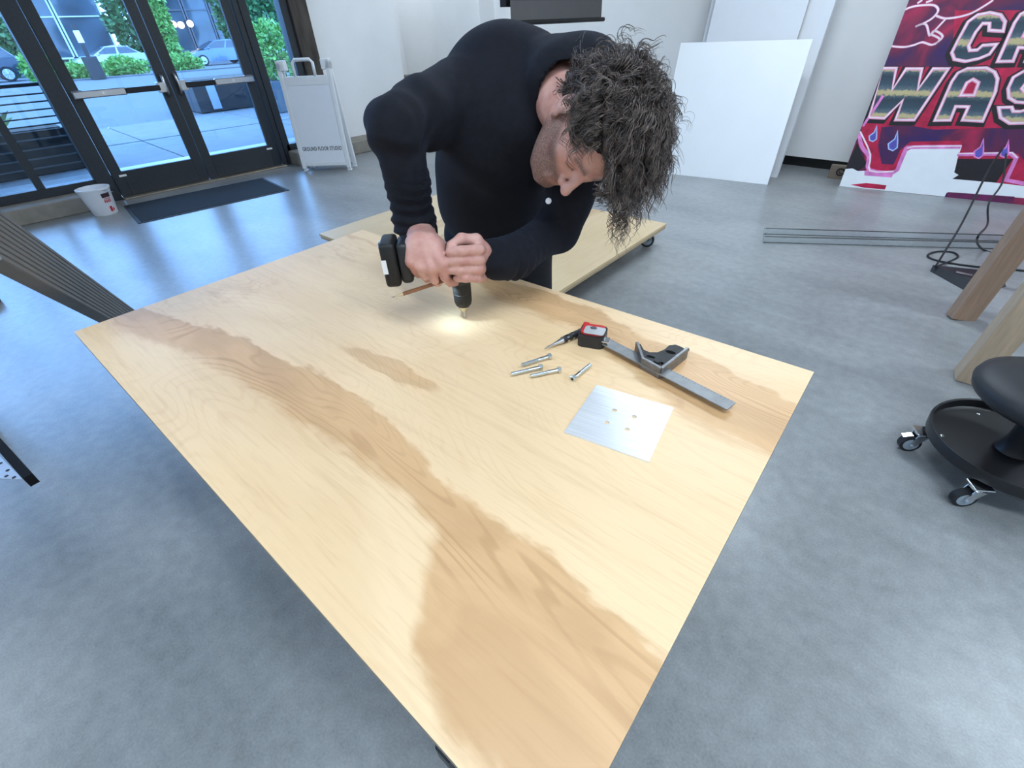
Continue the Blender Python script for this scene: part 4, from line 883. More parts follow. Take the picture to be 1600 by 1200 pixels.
for poly, nm in ((Wp, 'letter'), (Ap, 'letter'), (Sp, 'letter'), (Cp, 'letter'), (offs(Ap, (368, -345)), 'letter'), (Rp, 'letter'), (Hp, 'letter')):
    stroke(offs(poly, (-8, 8)), 44, blk_p, 'letter_shadow', 2, closed=True); patch(poly, lf, nm, 3)
    stroke(offs(poly, (2, -2)), 17, pink_p, 'neon_line', 4, closed=True); stroke(offs(poly, (2, -3)), 8, pale_p, 'neon_line', 5, closed=True)
for d_ in ((0, 0), (368, -345)):
    patch(offs(Ah, d_), red_p, 'painted_patch', 4); stroke(offs(Ah, d_), 18, pink_p, 'neon_line', 5, closed=True); stroke(offs(Ah, d_), 7, pale_p, 'neon_line', 6, closed=True)
patch([(165, 740), (290, 745), (270, 850), (290, 960), (360, 965), (400, 880), (460, 830), (760, 825), (770, 900), (1090, 900), (1125, 940), (1300, 950), (1300, 1100), (1040, 1090), (420, 1040), (200, 1020)], red_p, lvl=1)
wht = [(75, 990), (125, 985), (150, 1002), (205, 1000), (360, 1015), (398, 985), (440, 885), (480, 862), (760, 858), (735, 930), (718, 1008), (745, 1010), (740, 1028), (705, 1048), (975, 1072), (1125, 1090), (1300, 1100), (1300, 1180), (1125, 1160), (672, 1128), (660, 1152), (35, 1090)]
patch(wht, wht_p, lvl=2)
patch([(75, 990), (148, 835), (172, 900), (205, 960), (190, 978), (150, 1002), (120, 986)], blk_p, lvl=3)
patch([(737, 930), (1062, 930), (1010, 1000), (962, 1070), (705, 1048), (742, 1025), (716, 1010)], blk_p, lvl=3)
patch([(680, 1125), (1070, 1152), (1060, 1192), (672, 1157)], pur_p, lvl=3); patch([(110, 1082), (200, 1072), (320, 1085), (310, 1110), (190, 1100)], red_p, lvl=3)
patch([(190, 1000), (360, 1015), (350, 1040), (190, 1028)], mag_p, lvl=3)
stroke([(155, 775), (175, 860), (215, 915), (218, 995), (362, 1008), (400, 950), (430, 880), (470, 862), (755, 860)], 22, mag_p, lvl=4, smooth=3); stroke([(165, 770), (225, 905), (222, 1000), (362, 1004)], 9, pale_p, lvl=5, smooth=3)
stroke([(440, 868), (480, 858), (760, 855)], 8, pale_p, lvl=5)
stroke([(735, 905), (1050, 900), (1080, 925), (1020, 1055), (1125, 1075), (1290, 1080)], 20, mag_p, lvl=4); stroke([(735, 900), (1055, 895), (1085, 925)], 7, pale_p, lvl=5)
stroke([(300, 560), (180, 740)], 16, mag_p, lvl=4)
for (x, y, s) in ((240, 795, 1.0), (357, 840, 1.25), (860, 885, 1.25), (1010, 885, 1.1)):
    dp = [(x + 22 * s, y - 58 * s), (x + 8 * s, y - 20 * s), (x - 22 * s, y + 2 * s), (x - 20 * s, y + 26 * s), (x, y + 34 * s), (x + 20 * s, y + 20 * s), (x + 22 * s, y - 10 * s)]
    patch(dp, blu_p, 'painted_drop', 5); stroke(dp, 7, sky_p if x < 700 else mag_p, 'painted_drop', 6, closed=True)
for pth in ([(340, 270), (420, 276), (480, 264), (530, 248), (590, 262), (648, 215), (600, 180), (572, 208), (555, 150), (530, 140), (488, 157)], [(415, 62), (470, 40), (540, 30), (600, 32), (622, 62), (590, 105), (540, 135), (490, 155)], [(610, 92), (660, 108), (740, 100), (820, 76), (900, 30), (945, 0)], [(665, 112), (620, 160), (575, 208)], [(575, 200), (630, 228), (600, 262)], [(500, 20), (530, 0)], [(550, 15), (590, 0)]):
    stroke(pth, 12, pink_p, 'neon_line', 3, smooth=4); stroke(pth, 7, pale_p, 'neon_line', 4, smooth=4)

# ================================================================= clear tubes on the floor
acr = bpy.data.materials.new('clear_acrylic'); acr.use_nodes = True; N = acr.node_tree.nodes; L = acr.node_tree.links; N.remove(N['Principled BSDF'])
tr = N.new('ShaderNodeBsdfTransparent'); tr.inputs['Color'].default_value = (0.95, 0.965, 0.97, 1); gl = N.new('ShaderNodeBsdfGlossy'); gl.inputs['Roughness'].default_value = 0.2; lw = N.new('ShaderNodeLayerWeight'); lw.inputs['Blend'].default_value = 0.16
mx_ = N.new('ShaderNodeMixShader'); L.new(lw.outputs['Fresnel'], mx_.inputs[0]); L.new(tr.outputs[0], mx_.inputs[1]); L.new(gl.outputs[0], mx_.inputs[2]); L.new(mx_.outputs[0], N['Material Output'].inputs[0])
for (pa, pb_, lab) in (((1193, 366), (1545, 377), 'clear acrylic tube on the floor, nearer to the painting'), ((1192, 379), (1545, 389), 'clear acrylic tube on the floor, farther from the painting')):
    a = PZ(*pa, 0); c_ = PZ(*pb_, 0); d = (c_ - a) / np.linalg.norm(c_ - a); c_ = a + d * 2.4; rt = 0.024
    e = empty('acrylic_tube', (a[0], a[1], 0)); tag(e, lab, 'tube', 'clear tubes on the floor')
    mx4 = Matrix.Translation((0, 0, rt)) @ V3(d).to_track_quat('Z', 'Y').to_matrix().to_4x4()
    b = NB(); lathe(b, [(rt, 0), (rt, 2.4)], 24, mx4); obj('outer_wall', b, acr, e, True)
    b = NB(); lathe(b, [(rt - 0.003, 0), (rt - 0.003, 2.4)], 24, mx4); obj('inner_wall', b, acr, e, True)
    b = NB(); lathe(b, [(rt - 0.003, 0), (rt, 0), (rt, 0.002), (rt - 0.003, 0.002), (rt - 0.003, 0)], 24, mx4); obj('cut_end', b, mat('frosted_tube_end', (0.35, 0.38, 0.40), 0.4), e)

# ================================================================= timber frame at the right
oak = mat('oiled_timber', (0.33, 0.215, 0.145), 0.55, var=0.12, scale=10, stretch=(6, 6, 0.6), bump=0.1, bscale=80); oak2 = mat('pale_timber', (0.46, 0.34, 0.23), 0.6, var=0.12, scale=10, stretch=(6, 6, 0.6), bump=0.1, bscale=80)
fa = PZ(1500, 497, 0); fb = PZ(1512, 592, 0)
e = empty('timber_trestle', (fa + fb) / 2); tag(e, 'timber trestle with two square posts at the picture edge', 'trestle')
mid = (fa + fb) / 2
def post(p0, p1, sx_, sy_, m, name, par=None, rz=0.0):
    p0 = np.array(p0); p1 = np.array(p1); b = NB(); d = V3(p1 - p0); q = d.to_track_quat('Z', 'Y').to_matrix(); z = d.normalized(); x = Vector((math.cos(rz), math.sin(rz), 0)); x = (x - z * x.dot(z)).normalized(); y = z.cross(x)
    R2 = Matrix((x, y, z)).transposed(); c_ = (p0 + p1) / 2 - mid; bx(b, c_, (sx_, sy_, d.length), R2, 0.003); return obj(name, b, m, par or e)
ra = ray(1560, 360); 
tA = PD(1600 + 14, 300, 3.05); tB = PD(1600 + 22, 420, 2.45)
tA = np.array([fa[0] + 0.10, fa[1] + 0.10, 1.25]); tB = np.array([fb[0] + 0.08, fb[1] + 0.04, 1.25])
fa_ = fa + np.array([0.0, 0.0, 0.0]); P1 = post(fa_, tA, 0.115, 0.06, oak, 'post', rz=0.60); P2 = post(fb, tB, 0.10, 0.10, oak2, 'post', rz=0.15)
b = NB(); d = (tB - tA) / np.linalg.norm(tB - tA); post(tA + [0.03, 0.05, 0.05], tB + [0.03, -0.05, 0.05], 0.06, 0.10, oak, 'top_rail')
for P_, pt, m in ((P1, tA, oak), (P2, tB, oak2)): pass
post(tA + [0.04, 0, -0.02], [tA[0] + 0.75, tA[1] + 0.1, 0.0], 0.06, 0.09, oak, 'rear_leg', rz=1.2); post(tB + [0.05, 0, -0.02], [tB[0] + 0.75, tB[1] + 0.1, 0.0], 0.06, 0.09, oak, 'rear_leg', rz=1.2)

# black folded stand base with its pole and cables
e = empty('black_floor_stand', PZ(1540, 440, 0)); tag(e, 'black angular floor stand behind the timber posts', 'stand'); bo = PZ(1540, 440, 0)
def L0(px, py, z=0.0): return PZ(px, py, z) - bo
b = NB(); pl = [L0(1453, 424), L0(1523, 463), L0(1572, 448), L0(1568, 432)]; tp_ = [L0(1458, 414, .03), L0(1524, 440, .05), L0(1566, 432, .05), L0(1556, 424, .04)]
A_ = [b.verts.new(V3(q_)) for q_ in pl]; B_ = [b.verts.new(V3(q_)) for q_ in tp_]
b.faces.new(A_); b.faces.new(B_)
for i in range(4): b.faces.new((A_[i], A_[(i + 1) % 4], B_[(i + 1) % 4], B_[i]))
obj('base', b, black_steel, e)
b = NB(); a_, c_ = L0(1494, 425, .052), L0(1520, 430, .055); bx(b, (a_ + c_) / 2, (np.linalg.norm(c_ - a_), 0.012, 0.006), Matrix.Rotation(math.atan2((c_ - a_)[1], (c_ - a_)[0]), 3, 'Z')); obj('silver_strip', b, steel, e)
b = NB(); a_ = L0(1556, 436, 0.04); sweep(b, smooth_path([a_, a_ + [0.03, 0.03, 0.3], a_ + [0.10, 0.09, 0.9], a_ + [0.16, 0.14, 1.6]], 5), 0.022, 10); obj('pole', b, black_steel, e)
cab = mat('black_cable', (0.012, 0.012, 0.015), 0.5)
def cable(pts, label, r=0.006):
    b = NB(); P = [np.array(p_) for p_ in pts]; o_ = P[0]; sweep(b, smooth_path([p_ - o_ for p_ in P], 8), r, 8); tag(obj('cable', b, cab, None, True, loc=o_), label, 'cable', 'black cables beside the trestle')
q0 = PZ(1462, 416, 0.04)
cable([PY(1567, 232, 4.9), PY(1545, 265, 4.7), PY(1505, 345, 4.2), PY(1475, 395, 3.95), q0], 'straight black cable rising from the floor stand past the painting')
cable([PY(1572, 240, 4.95), PY(1566, 285, 4.85), PY(1545, 318, 4.75), PY(1543, 350, 4.6), PZ(1529, 368, 0.3), PZ(1527, 380, 0.12), PZ(1538, 391, 0.006), PZ(1560, 398, 0.006)], 'wavy black cable hanging in front of the painting')
cable([PZ(1462, 417, .035), PZ(1485, 408, .006), PZ(1497, 401, .006), PZ(1488, 394, .006), PZ(1465, 393, .006), PZ(1450, 398, .006), PZ(1455, 404, .006), PZ(1478, 410, .006), PZ(1520, 416, .006), PZ(1560, 419, .006), PZ(1610, 424, .006)], 'looped black cable lying on the floor by the stand')
cable([PZ(1640, 522, .006), PZ(1600, 520, .006), PZ(1575, 517, .006)], 'short black cable on the floor behind the stool')
cable([PZ(1568, 536, .006), PZ(1576, 532, .006), PZ(1580, 528, .006), PZ(1577, 524, .006), PZ(1560, 520, .006)], 'small curl of black cable beside the pale post')
p = PZ(1590, 575, 0); e = empty('power_adapter', (p[0] + 0.03, p[1], 0), 0.4); tag(e, 'small black power adapter on the floor behind the stool seat', 'adapter')
b = NB(); bx(b, (0, 0, 0.02), (0.10, 0.09, 0.04), bev=0.004); obj('body', b, MATS['black_abs_plastic'], e)
b = NB()
for k in range(4): bx(b, (-0.03 + 0.02 * k, 0, 0.0405), (0.006, 0.06, 0.002))
obj('vents', b, rubber, e)

# ================================================================= rolling stool
sx0, sy0 = 0.425, 1.935
stl = empty('rolling_stool', (sx0, sy0, 0)); tag(stl, 'black rolling work stool with tool tray and chrome casters', 'stool')
vinyl = mat('black_vinyl_seat', (0.020, 0.021, 0.025), 0.45, var=0.15, bump=0.15, bscale=600); tray_m = mat('black_tray_plastic', (0.014, 0.014, 0.016), 0.38, var=0.15)
SZ, SR = 0.388, 0.205
b = NB(); lathe(b, [(0, SZ), (SR * 0.6, SZ - 0.001), (SR * 0.86, SZ - 0.008), (SR * 0.97, SZ - 0.022), (SR, SZ - 0.040), (SR * 0.97, SZ - 0.062), (SR * 0.88, SZ - 0.078), (SR * 0.5, SZ - 0.085), (0, SZ - 0.085)], 56); obj('seat', b, vinyl, stl, True)
b = NB(); lathe(b, [(0, SZ - 0.085), (0.075, SZ - 0.085), (0.075, SZ - 0.10), (0.034, SZ - 0.12), (0.034, 0.17), (0.040, 0.135), (0.048, 0.118), (0, 0.116)], 28); obj('column', b, tray_m, stl, 'auto')
TR = 0.232
b = NB(); lathe(b, [(0, 0.112), (TR - 0.02, 0.112), (TR - 0.006, 0.118), (TR - 0.004, 0.148), (TR + 0.003, 0.150), (TR + 0.005, 0.145), (TR + 0.001, 0.108), (TR - 0.02, 0.098), (0, 0.098)], 64); obj('tool_tray', b, tray_m, stl, 'auto')
for k, a in enumerate((192, 258, 330, 42, 116)):
    a = math.radians(a); x, y = 0.232 * math.cos(a), 0.232 * math.sin(a)
    caster(stl, x, y, 0.099, 0.034, a + (0.35 if k == 0 else -0.75 if k == 1 else 0.5), rubber, chrome, brake=(k == 0))
    b = NB(); a2 = a + 0.12; sph(b, (0.19 * math.cos(a2), 0.19 * math.sin(a2), 0.113), 0.007, 10, (1, 1, .5)); obj('screw', b, chrome, stl, True)

# ================================================================= things at the left edge
# grooved decking plank leaning on a steel rack
dk = mat('grey_composite_decking', (0.150, 0.150, 0.150), 0.75, var=0.10, scale=14, stretch=(1, 1, 1), bump=0.1, bscale=200)
pd = RM @ np.array([405 - 800, -(628 - 600), -FPX]); pd /= np.linalg.norm(pd); pd = -pd          # upwards
foot = PZ(255, 542, 0.0); PLn = 1.96; wP, tP = 0.125, 0.026
wP, tP = 0.150, 0.030; cdir = C0 - (foot + pd * 1.7); cdir /= np.linalg.norm(cdir); chat = cdir - pd * np.dot(cdir, pd); chat /= np.linalg.norm(chat)
qv = np.cross(pd, chat); qv = qv if np.dot(qv, [0.157, 0.988, 0]) > 0 else -qv
vy = 0.56 * chat + 0.83 * qv; vx = 0.83 * chat - 0.56 * qv     # vy: grooved face, vx: visible narrow edge
e = empty('decking_plank', foot); tag(e, 'grey grooved decking plank leaning up from under the table', 'plank')
prof = []
ng = 9
for k in range(ng):
    x0 = -wP / 2 + wP * (k + 0.0) / ng; x1 = x0 + wP / ng
    prof += [(x0 + 0.001, tP - 0.003), (x0 + 0.003, tP), (x1 - 0.003, tP), (x1 - 0.001, tP - 0.003)]
prof = [(-wP / 2, 0)] + prof[::1] + [(wP / 2, 0)]
b = NB(); prism(b, prof[::-1], (0, 0, 0.02), vx, vy, pd, PLn); obj('plank', b, dk, e)
# slotted black steel beam, only its end in view
bz = 0.50
q1 = PZ(50, 740, bz); q2 = PZ(0, 685, bz); q3 = PZ(36, 749, bz)
dirb = (q1 - q2); dirb[2] = 0; dirb /= np.linalg.norm(dirb); nb_ = np.array([dirb[1], -dirb[0], 0])
rk = empty('steel_rack', (q1[0], q1[1], 0)); tag(rk, 'black steel rack with a perforated bracket at the left edge', 'rack')
nb_ = nb_ if np.dot(nb_, q3 - q1) > 0 else -nb_
wbm = abs(float(np.dot(q3 - q1, nb_)))
b = NB(); prism(b, [(0, 0), (-2.0, 0), (-2.0, wbm), (0, wbm)], (0, 0, bz - 0.03), dirb, nb_, (0, 0, 1), 0.03); obj('beam', b, mat('matt_black_steel', (0.010, 0.010, 0.012), 0.85, spec=0.15), rk)
gal = mat('galvanised_bracket', (0.50, 0.54, 0.60), 0.4, 0.5, var=0.08)
q0_ = np.array([q1[0], q1[1], 0.0])
def RP(px, py): return PZ(px, py, bz - 0.004) - q0_
b = NB(); A_ = [b.verts.new(V3(RP(*p_))) for p_ in ((36, 749), (3, 716), (-70, 645), (-70, 744))]; B_ = [b.verts.new(v.co + Vector((0, 0, -0.003))) for v in A_]
b.faces.new(A_); b.faces.new(B_[::-1])
for i in range(4): b.faces.new((A_[i], A_[(i + 1) % 4], B_[(i + 1) % 4], B_[i]))
br = obj('bracket', b, gal, rk)
for p_ in ((1, 724), (12, 735), (10, 744), (22, 746), (-12, 716), (-10, 737)):
    b = NB(); c_ = RP(*p_); cyl(b, c_, c_ + np.array([0, 0, 0.0008]), 0.0042, seg=12); obj('hole', b, dark_hole, br)
for t_ in (-1.40, -1.95):
    b = NB(); c_ = dirb * t_ + nb_ * 0.022; bx(b, (c_[0], c_[1], 0.6), (0.04, 0.04, 1.2), Matrix.Rotation(math.atan2(dirb[1], dirb[0]), 3, 'Z'), 0.003); obj('upright', b, black_steel, rk)
c_ = dirb * -1.40 + nb_ * 0.022; pe_ = foot + pd * 1.93 - chat * 0.035 - np.array([q1[0], q1[1], 0]); a_ = np.array([c_[0], c_[1], 1.10])
b = NB(); d_ = pe_ - a_; L_ = np.linalg.norm(d_); z_ = V3(d_).normalized(); x_ = Vector((0, 0, 1)).cross(z_).normalized(); y_ = z_.cross(x_)
bx(b, a_ + d_ / np.linalg.norm(d_) * L_ / 2, (0.03, 0.03, L_), Matrix((x_, y_, z_)).transposed(), 0.003); obj('support_arm', b, black_steel, rk)
# brown timber offcut just entering the frame
p = PZ(4, 470, 0); e = empty('timber_offcut', (p[0] - 0.0, p[1] - 0.16, 0), -0.25); tag(e, 'brown timber offcut on the floor at the left edge', 'offcut')
b = NB(); bx(b, (0, 0, 0.03), (0.09, 0.30, 0.06), bev=0.003); obj('block', b, mat('brown_offcut_wood', (0.16, 0.09, 0.055), 0.7, var=0.2, scale=20), e)
# ================================================================= the drill
ER = np.array([RM[0, 0], RM[1, 0], 0.0]); ER /= np.linalg.norm(ER)      # picture-right along the floor
EC = np.array([RM[0, 2], RM[1, 2], 0.0]); EC /= np.linalg.norm(EC)      # towards the viewer along the floor
DX = PZ(727, 497, TZ); DX[2] = 0                                        # drill axis foot
def DP(px, py, off): return PPL(px, py, DX + EC * off, EC)              # pixel on the upright plane off metres in front of the drill axis
dr_e = empty('cordless_drill', (DX[0], DX[1], TZ)); tag(dr_e, 'black cordless drill held upright against the table', 'drill')
dpl = mat('black_drill_rubber', (0.009, 0.0095, 0.010), 0.5, var=0.2, bump=0.1, bscale=300); dgr = mat('charcoal_drill_shell', (0.020, 0.021, 0.023), 0.4, var=0.15)
b = NB(); lathe(b, [(0, -0.002), (0.0018, 0.002), (0.0020, 0.030), (0, 0.030)], 12); obj('drill_bit', b, steel, dr_e, 'auto')
b = NB(); lathe(b, [(0, 0.018), (0.0042, 0.018), (0.0062, 0.021), (0.0085, 0.027), (0.0130, 0.029), (0.0135, 0.033), (0, 0.033)], 24); obj('jaw_nose', b, mat('brass_chuck_nose', (0.55, 0.50, 0.36), 0.3, 0.9), dr_e, 'auto')
b = NB(); lathe(b, [(0, 0.033), (0.0140, 0.033), (0.0175, 0.037), (0.0200, 0.046), (0.0205, 0.066), (0.0198, 0.067), (0.0205, 0.069), (0.0212, 0.092), (0, 0.092)], 36); obj('chuck', b, dpl, dr_e, 'auto')
b = NB(); lathe(b, [(0, 0.092), (0.0225, 0.092), (0.0235, 0.098), (0.0260, 0.108), (0.0275, 0.120), (0.0280, 0.160), (0.0265, 0.174), (0.0200, 0.182), (0, 0.184)], 36); obj('motor_housing', b, dgr, dr_e, 'auto')
HZ = 0.143                                                               # handle height above the table
hd = -ER * 0.995 + EC * 0.10; hd /= np.linalg.norm(hd); hn = np.cross([0, 0, 1], hd)
Rh = Matrix((V3(hd), V3(hn), Vector((0, 0, 1)))).transposed()
b = NB(); pts = [V3(hd * s_ + np.array([0, 0, HZ + dz])) for s_, dz in ((0.015, 0.004), (0.040, 0.002), (0.065, 0), (0.090, -0.002), (0.105, -0.003))]
sweep(b, pts, [0.021, 0.0185, 0.0175, 0.0185, 0.022], 14); obj('handle', b, dpl, dr_e, True)
bc = hd * 0.124 + np.array([0, 0, HZ + 0.010])
b = NB(); bx(b, bc - hd * 0.014, (0.026, 0.062, 0.086), Rh, 0.009, 3); bt = obj('battery_foot', b, dgr, dr_e, 'auto')
b = NB(); bx(b, bc + hd * 0.016, (0.032, 0.070, 0.094), Rh, 0.008, 3); bp_ = obj('battery', b, dpl, dr_e, 'auto')
b = NB(); bx(b, bc + hd * 0.024 + hn * 0 + EC * 0.0355, (0.010, 0.001, 0.030), Rh); obj('label_print', b, white_sticker, bp_)
for dz in (0.034, -0.004, -0.036):
    b = NB(); bx(b, bc + hd * 0.0325 + np.array([0, 0, dz]) + EC * 0.012, (0.001, 0.016, 0.022), Rh); obj('label_print', b, white_sticker, bp_)
b = NB(); q = DP(700, 445, 0.022) - np.array([DX[0], DX[1], TZ]); sph(b, q, 0.0036, 12); bx(b, q * 0.5 + np.array([0, 0, q[2] * 0.5 + 0.01]), (0.02, 0.02, 0.02), Rh, 0.004); obj('work_light', b, mat('lit_led', (0.9, 0.95, 1), 0.3, emit=(0.85, 0.94, 1.0, 5.0)), dr_e, True)
sl = bpy.data.lights.new('work_light_beam', 'SPOT'); sl.energy = 0.45; sl.color = (0.55, 0.80, 1.0); sl.spot_size = math.radians(130); sl.spot_blend = 1.0; sl.shadow_soft_size = 0.004
so = bpy.data.objects.new('work_light_beam', sl); COL.objects.link(so); so.parent = dr_e; so.location = V3(q - np.array([0, 0, 0.008])); so.rotation_euler = (Vector((0.002, 0, 0.0)) - V3(q)).to_track_quat('-Z', 'Y').to_euler()

# ================================================================= signed distance modelling
import openvdb
class Field:
    def __init__(s, lo, hi, h):
        s.lo = np.array(lo, float); s.h = h; s.n = np.ceil((np.array(hi) - s.lo) / h).astype(int); s.d = np.full(s.n, 4 * h, np.float32)
    def block(s, lo, hi):
        i0 = np.clip(np.floor((np.array(lo) - s.lo) / s.h).astype(int), 0, s.n); i1 = np.clip(np.ceil((np.array(hi) - s.lo) / s.h).astype(int) + 1, 0, s.n)
        ax = [(s.lo[k] + s.h * np.arange(i0[k], i1[k])).astype(np.float32) for k in range(3)]
        return tuple(slice(i0[k], i1[k]) for k in range(3)), (ax[0][:, None, None], ax[1][None, :, None], ax[2][None, None, :])
    def merge(s, sl, d, k, sub=False):
        a = s.d[sl]
        if a.size == 0: return
        if sub:
            d = -d; h = np.clip(0.5 - 0.5 * (a - d) / k, 0, 1); s.d[sl] = np.maximum(a, d) if k <= 0 else (a + (d - a) * h + k * h * (1 - h))
        else:
            h = np.clip(0.5 + 0.5 * (d - a) / k, 0, 1); s.d[sl] = d + (a - d) * h - k * h * (1 - h)
    def cap(s, a, b, ra, rb, k=0.01, sub=False):
        a = np.array(a, float); b = np.array(b, float); m = max(ra, rb) + k + 4 * s.h
        sl, (x, y, z) = s.block(np.minimum(a, b) - m, np.maximum(a, b) + m); ba = b - a; L2 = max(1e-12, ba @ ba)
        px, py, pz = x - a[0], y - a[1], z - a[2]; t = np.clip((px * ba[0] + py * ba[1] + pz * ba[2]) / L2, 0, 1)
        d = np.sqrt((px - t * ba[0]) ** 2 + (py - t * ba[1]) ** 2 + (pz - t * ba[2]) ** 2) - (ra + t * (rb - ra)); s.merge(sl, d.astype(np.float32), k, sub)
    def ell(s, c, r, F=None, k=0.01, sub=False):
        c = np.array(c, float); r = np.array(r, float); F = np.eye(3) if F is None else np.asarray(F)   # rows = local axes
        m = max(r) + k + 4 * s.h; sl, (x, y, z) = s.block(c - m, c + m); px, py, pz = x - c[0], y - c[1], z - c[2]
        q = [(px * F[i, 0] + py * F[i, 1] + pz * F[i, 2]) / r[i] for i in range(3)]
        k0 = np.sqrt(q[0] ** 2 + q[1] ** 2 + q[2] ** 2) + 1e-9; k1 = np.sqrt((q[0] / r[0]) ** 2 + (q[1] / r[1]) ** 2 + (q[2] / r[2]) ** 2) + 1e-9
        s.merge(sl, (k0 * (k0 - 1) / k1).astype(np.float32), k, sub)
    def halfspace_cut(s, p, n):      # remove everything on the +n side of the plane through p
        n = np.array(n, float); n /= np.linalg.norm(n); sl, (x, y, z) = s.block(s.lo, s.lo + s.n * s.h)
        s.d = np.maximum(s.d, ((x - p[0]) * n[0] + (y - p[1]) * n[1] + (z - p[2]) * n[2]).astype(np.float32))
    def mesh(s, name, material, parent, disp=None, smooth_it=0):
        g = openvdb.FloatGrid(3 * s.h); g.copyFromArray(np.clip(s.d, -3 * s.h, 3 * s.h), tolerance=0.0)
        P, Q = g.convertToQuads(0.0); P = np.asarray(P, float) * s.h + s.lo; Q = np.asarray(Q)[:, ::-1]
        me = bpy.data.meshes.new(name); me.vertices.add(len(P)); me.vertices.foreach_set('co', P.astype(np.float32).ravel()); me.loops.add(Q.size); me.loops.foreach_set('vertex_index', Q.astype(np.int32).ravel())
        me.polygons.add(len(Q)); me.polygons.foreach_set('loop_start', np.arange(0, Q.size, 4, dtype=np.int32)); me.update(calc_edges=True)
        nv = np.zeros(len(P) * 3, np.float32); me.vertices.foreach_get('normal', nv); nv = nv.reshape(-1, 3)
        # outward test
        i = int(np.argmax(P[:, 2]))
        if nv[i, 2] < 0:
            me.flip_normals(); nv = -nv
        for _ in range(smooth_it):
            E_ = np.zeros(len(me.edges) * 2, np.int32); me.edges.foreach_get('vertices', E_); E_ = E_.reshape(-1, 2)
            S_ = np.zeros_like(P); cnt = np.zeros(len(P)); np.add.at(S_, E_[:, 0], P[E_[:, 1]]); np.add.at(S_, E_[:, 1], P[E_[:, 0]]); np.add.at(cnt, E_[:, 0], 1); np.add.at(cnt, E_[:, 1], 1)
            P = 0.5 * P + 0.5 * S_ / np.maximum(1, cnt)[:, None]
        if disp is not None: P = P + nv * disp(P)[:, None]
        me.vertices.foreach_set('co', P.astype(np.float32).ravel()); me.polygons.foreach_set('use_smooth', np.ones(len(Q), bool)); me.update()
        me.materials.append(material); o = bpy.data.objects.new(name, me); COL.objects.link(o); o.parent = parent; return o, P

def cam2w(v): return RM @ np.array(v, float)
def pr_(px, d): return px * d / FPX                       # pixel length at depth d in metres

# ---------------------------------------------------------------- joints (pixel, depth) -> world
J = dict(shR=PD(704, 152, 1.08), elR=PD(616, 200, 0.93), wrR=PD(657, 368, 1.075), shL=PD(905, 130, 1.02), elL=PD(866, 362, 1.15), wrL=DP(783, 403, -0.040),
         back=PD(795, 150, 1.14), chest=PD(790, 225, 1.13), belly=PD(772, 305, 1.33), pelvis=PD(778, 372, 1.52), neck=PD(862, 125, 1.04))
HCn = PD(922, 206, 0.935)                                 # middle of the head
uH = np.array([0.70, -0.20, 0.685]); uH /= np.linalg.norm(uH); rH = np.array([-0.66, 0.11, 0.71]); rH -= uH * (rH @ uH); rH /= np.linalg.norm(rH); fH = np.cross(uH, rH)
HF = np.array([cam2w(rH), cam2w(fH), cam2w(uH)])          # rows: right, forward, up of the head in world
def HW(x, y, z): return HCn + HF.T @ np.array([x, y, z])

# body = skin: head, neck, trunk, arms, hands in one surface
prs = empty('person', (J['pelvis'][0], J['pelvis'][1], 0)); tag(prs, 'person in black long sleeved shirt bent over the table, drilling', 'person'); PO = np.array([J['pelvis'][0], J['pelvis'][1], 0.0])
lo = np.array([-1.36, 0.40, 0.76]) - PO; hi = np.array([-0.36, 1.50, 1.46]) - PO
B = Field(lo, hi, 0.0027)
def W_(p): return np.asarray(p, float) - PO
# trunk (under the shirt, kept slim)
B.cap(W_(J['pelvis']), W_(J['belly']), 0.09, 0.085, 0.03); B.cap(W_(J['belly']), W_(J['chest']), 0.085, 0.08, 0.03); B.cap(W_(J['chest']), W_(J['back']), 0.075, 0.065, 0.02); B.cap(W_(J['back']), W_(J['neck']), 0.06, 0.05, 0.02)
B.cap(W_(J['shR']), W_(J['shL']), 0.04, 0.04, 0.02); B.cap(W_(J['shR']), W_(J['elR']), 0.042, 0.036, 0.02); B.cap(W_(J['elR']), W_(J['wrR']), 0.036, 0.027, 0.02)
B.cap(W_(J['shL']), W_(J['elL']), 0.042, 0.034, 0.02); B.cap(W_(J['elL']), W_(J['wrL']), 0.034, 0.026, 0.02)
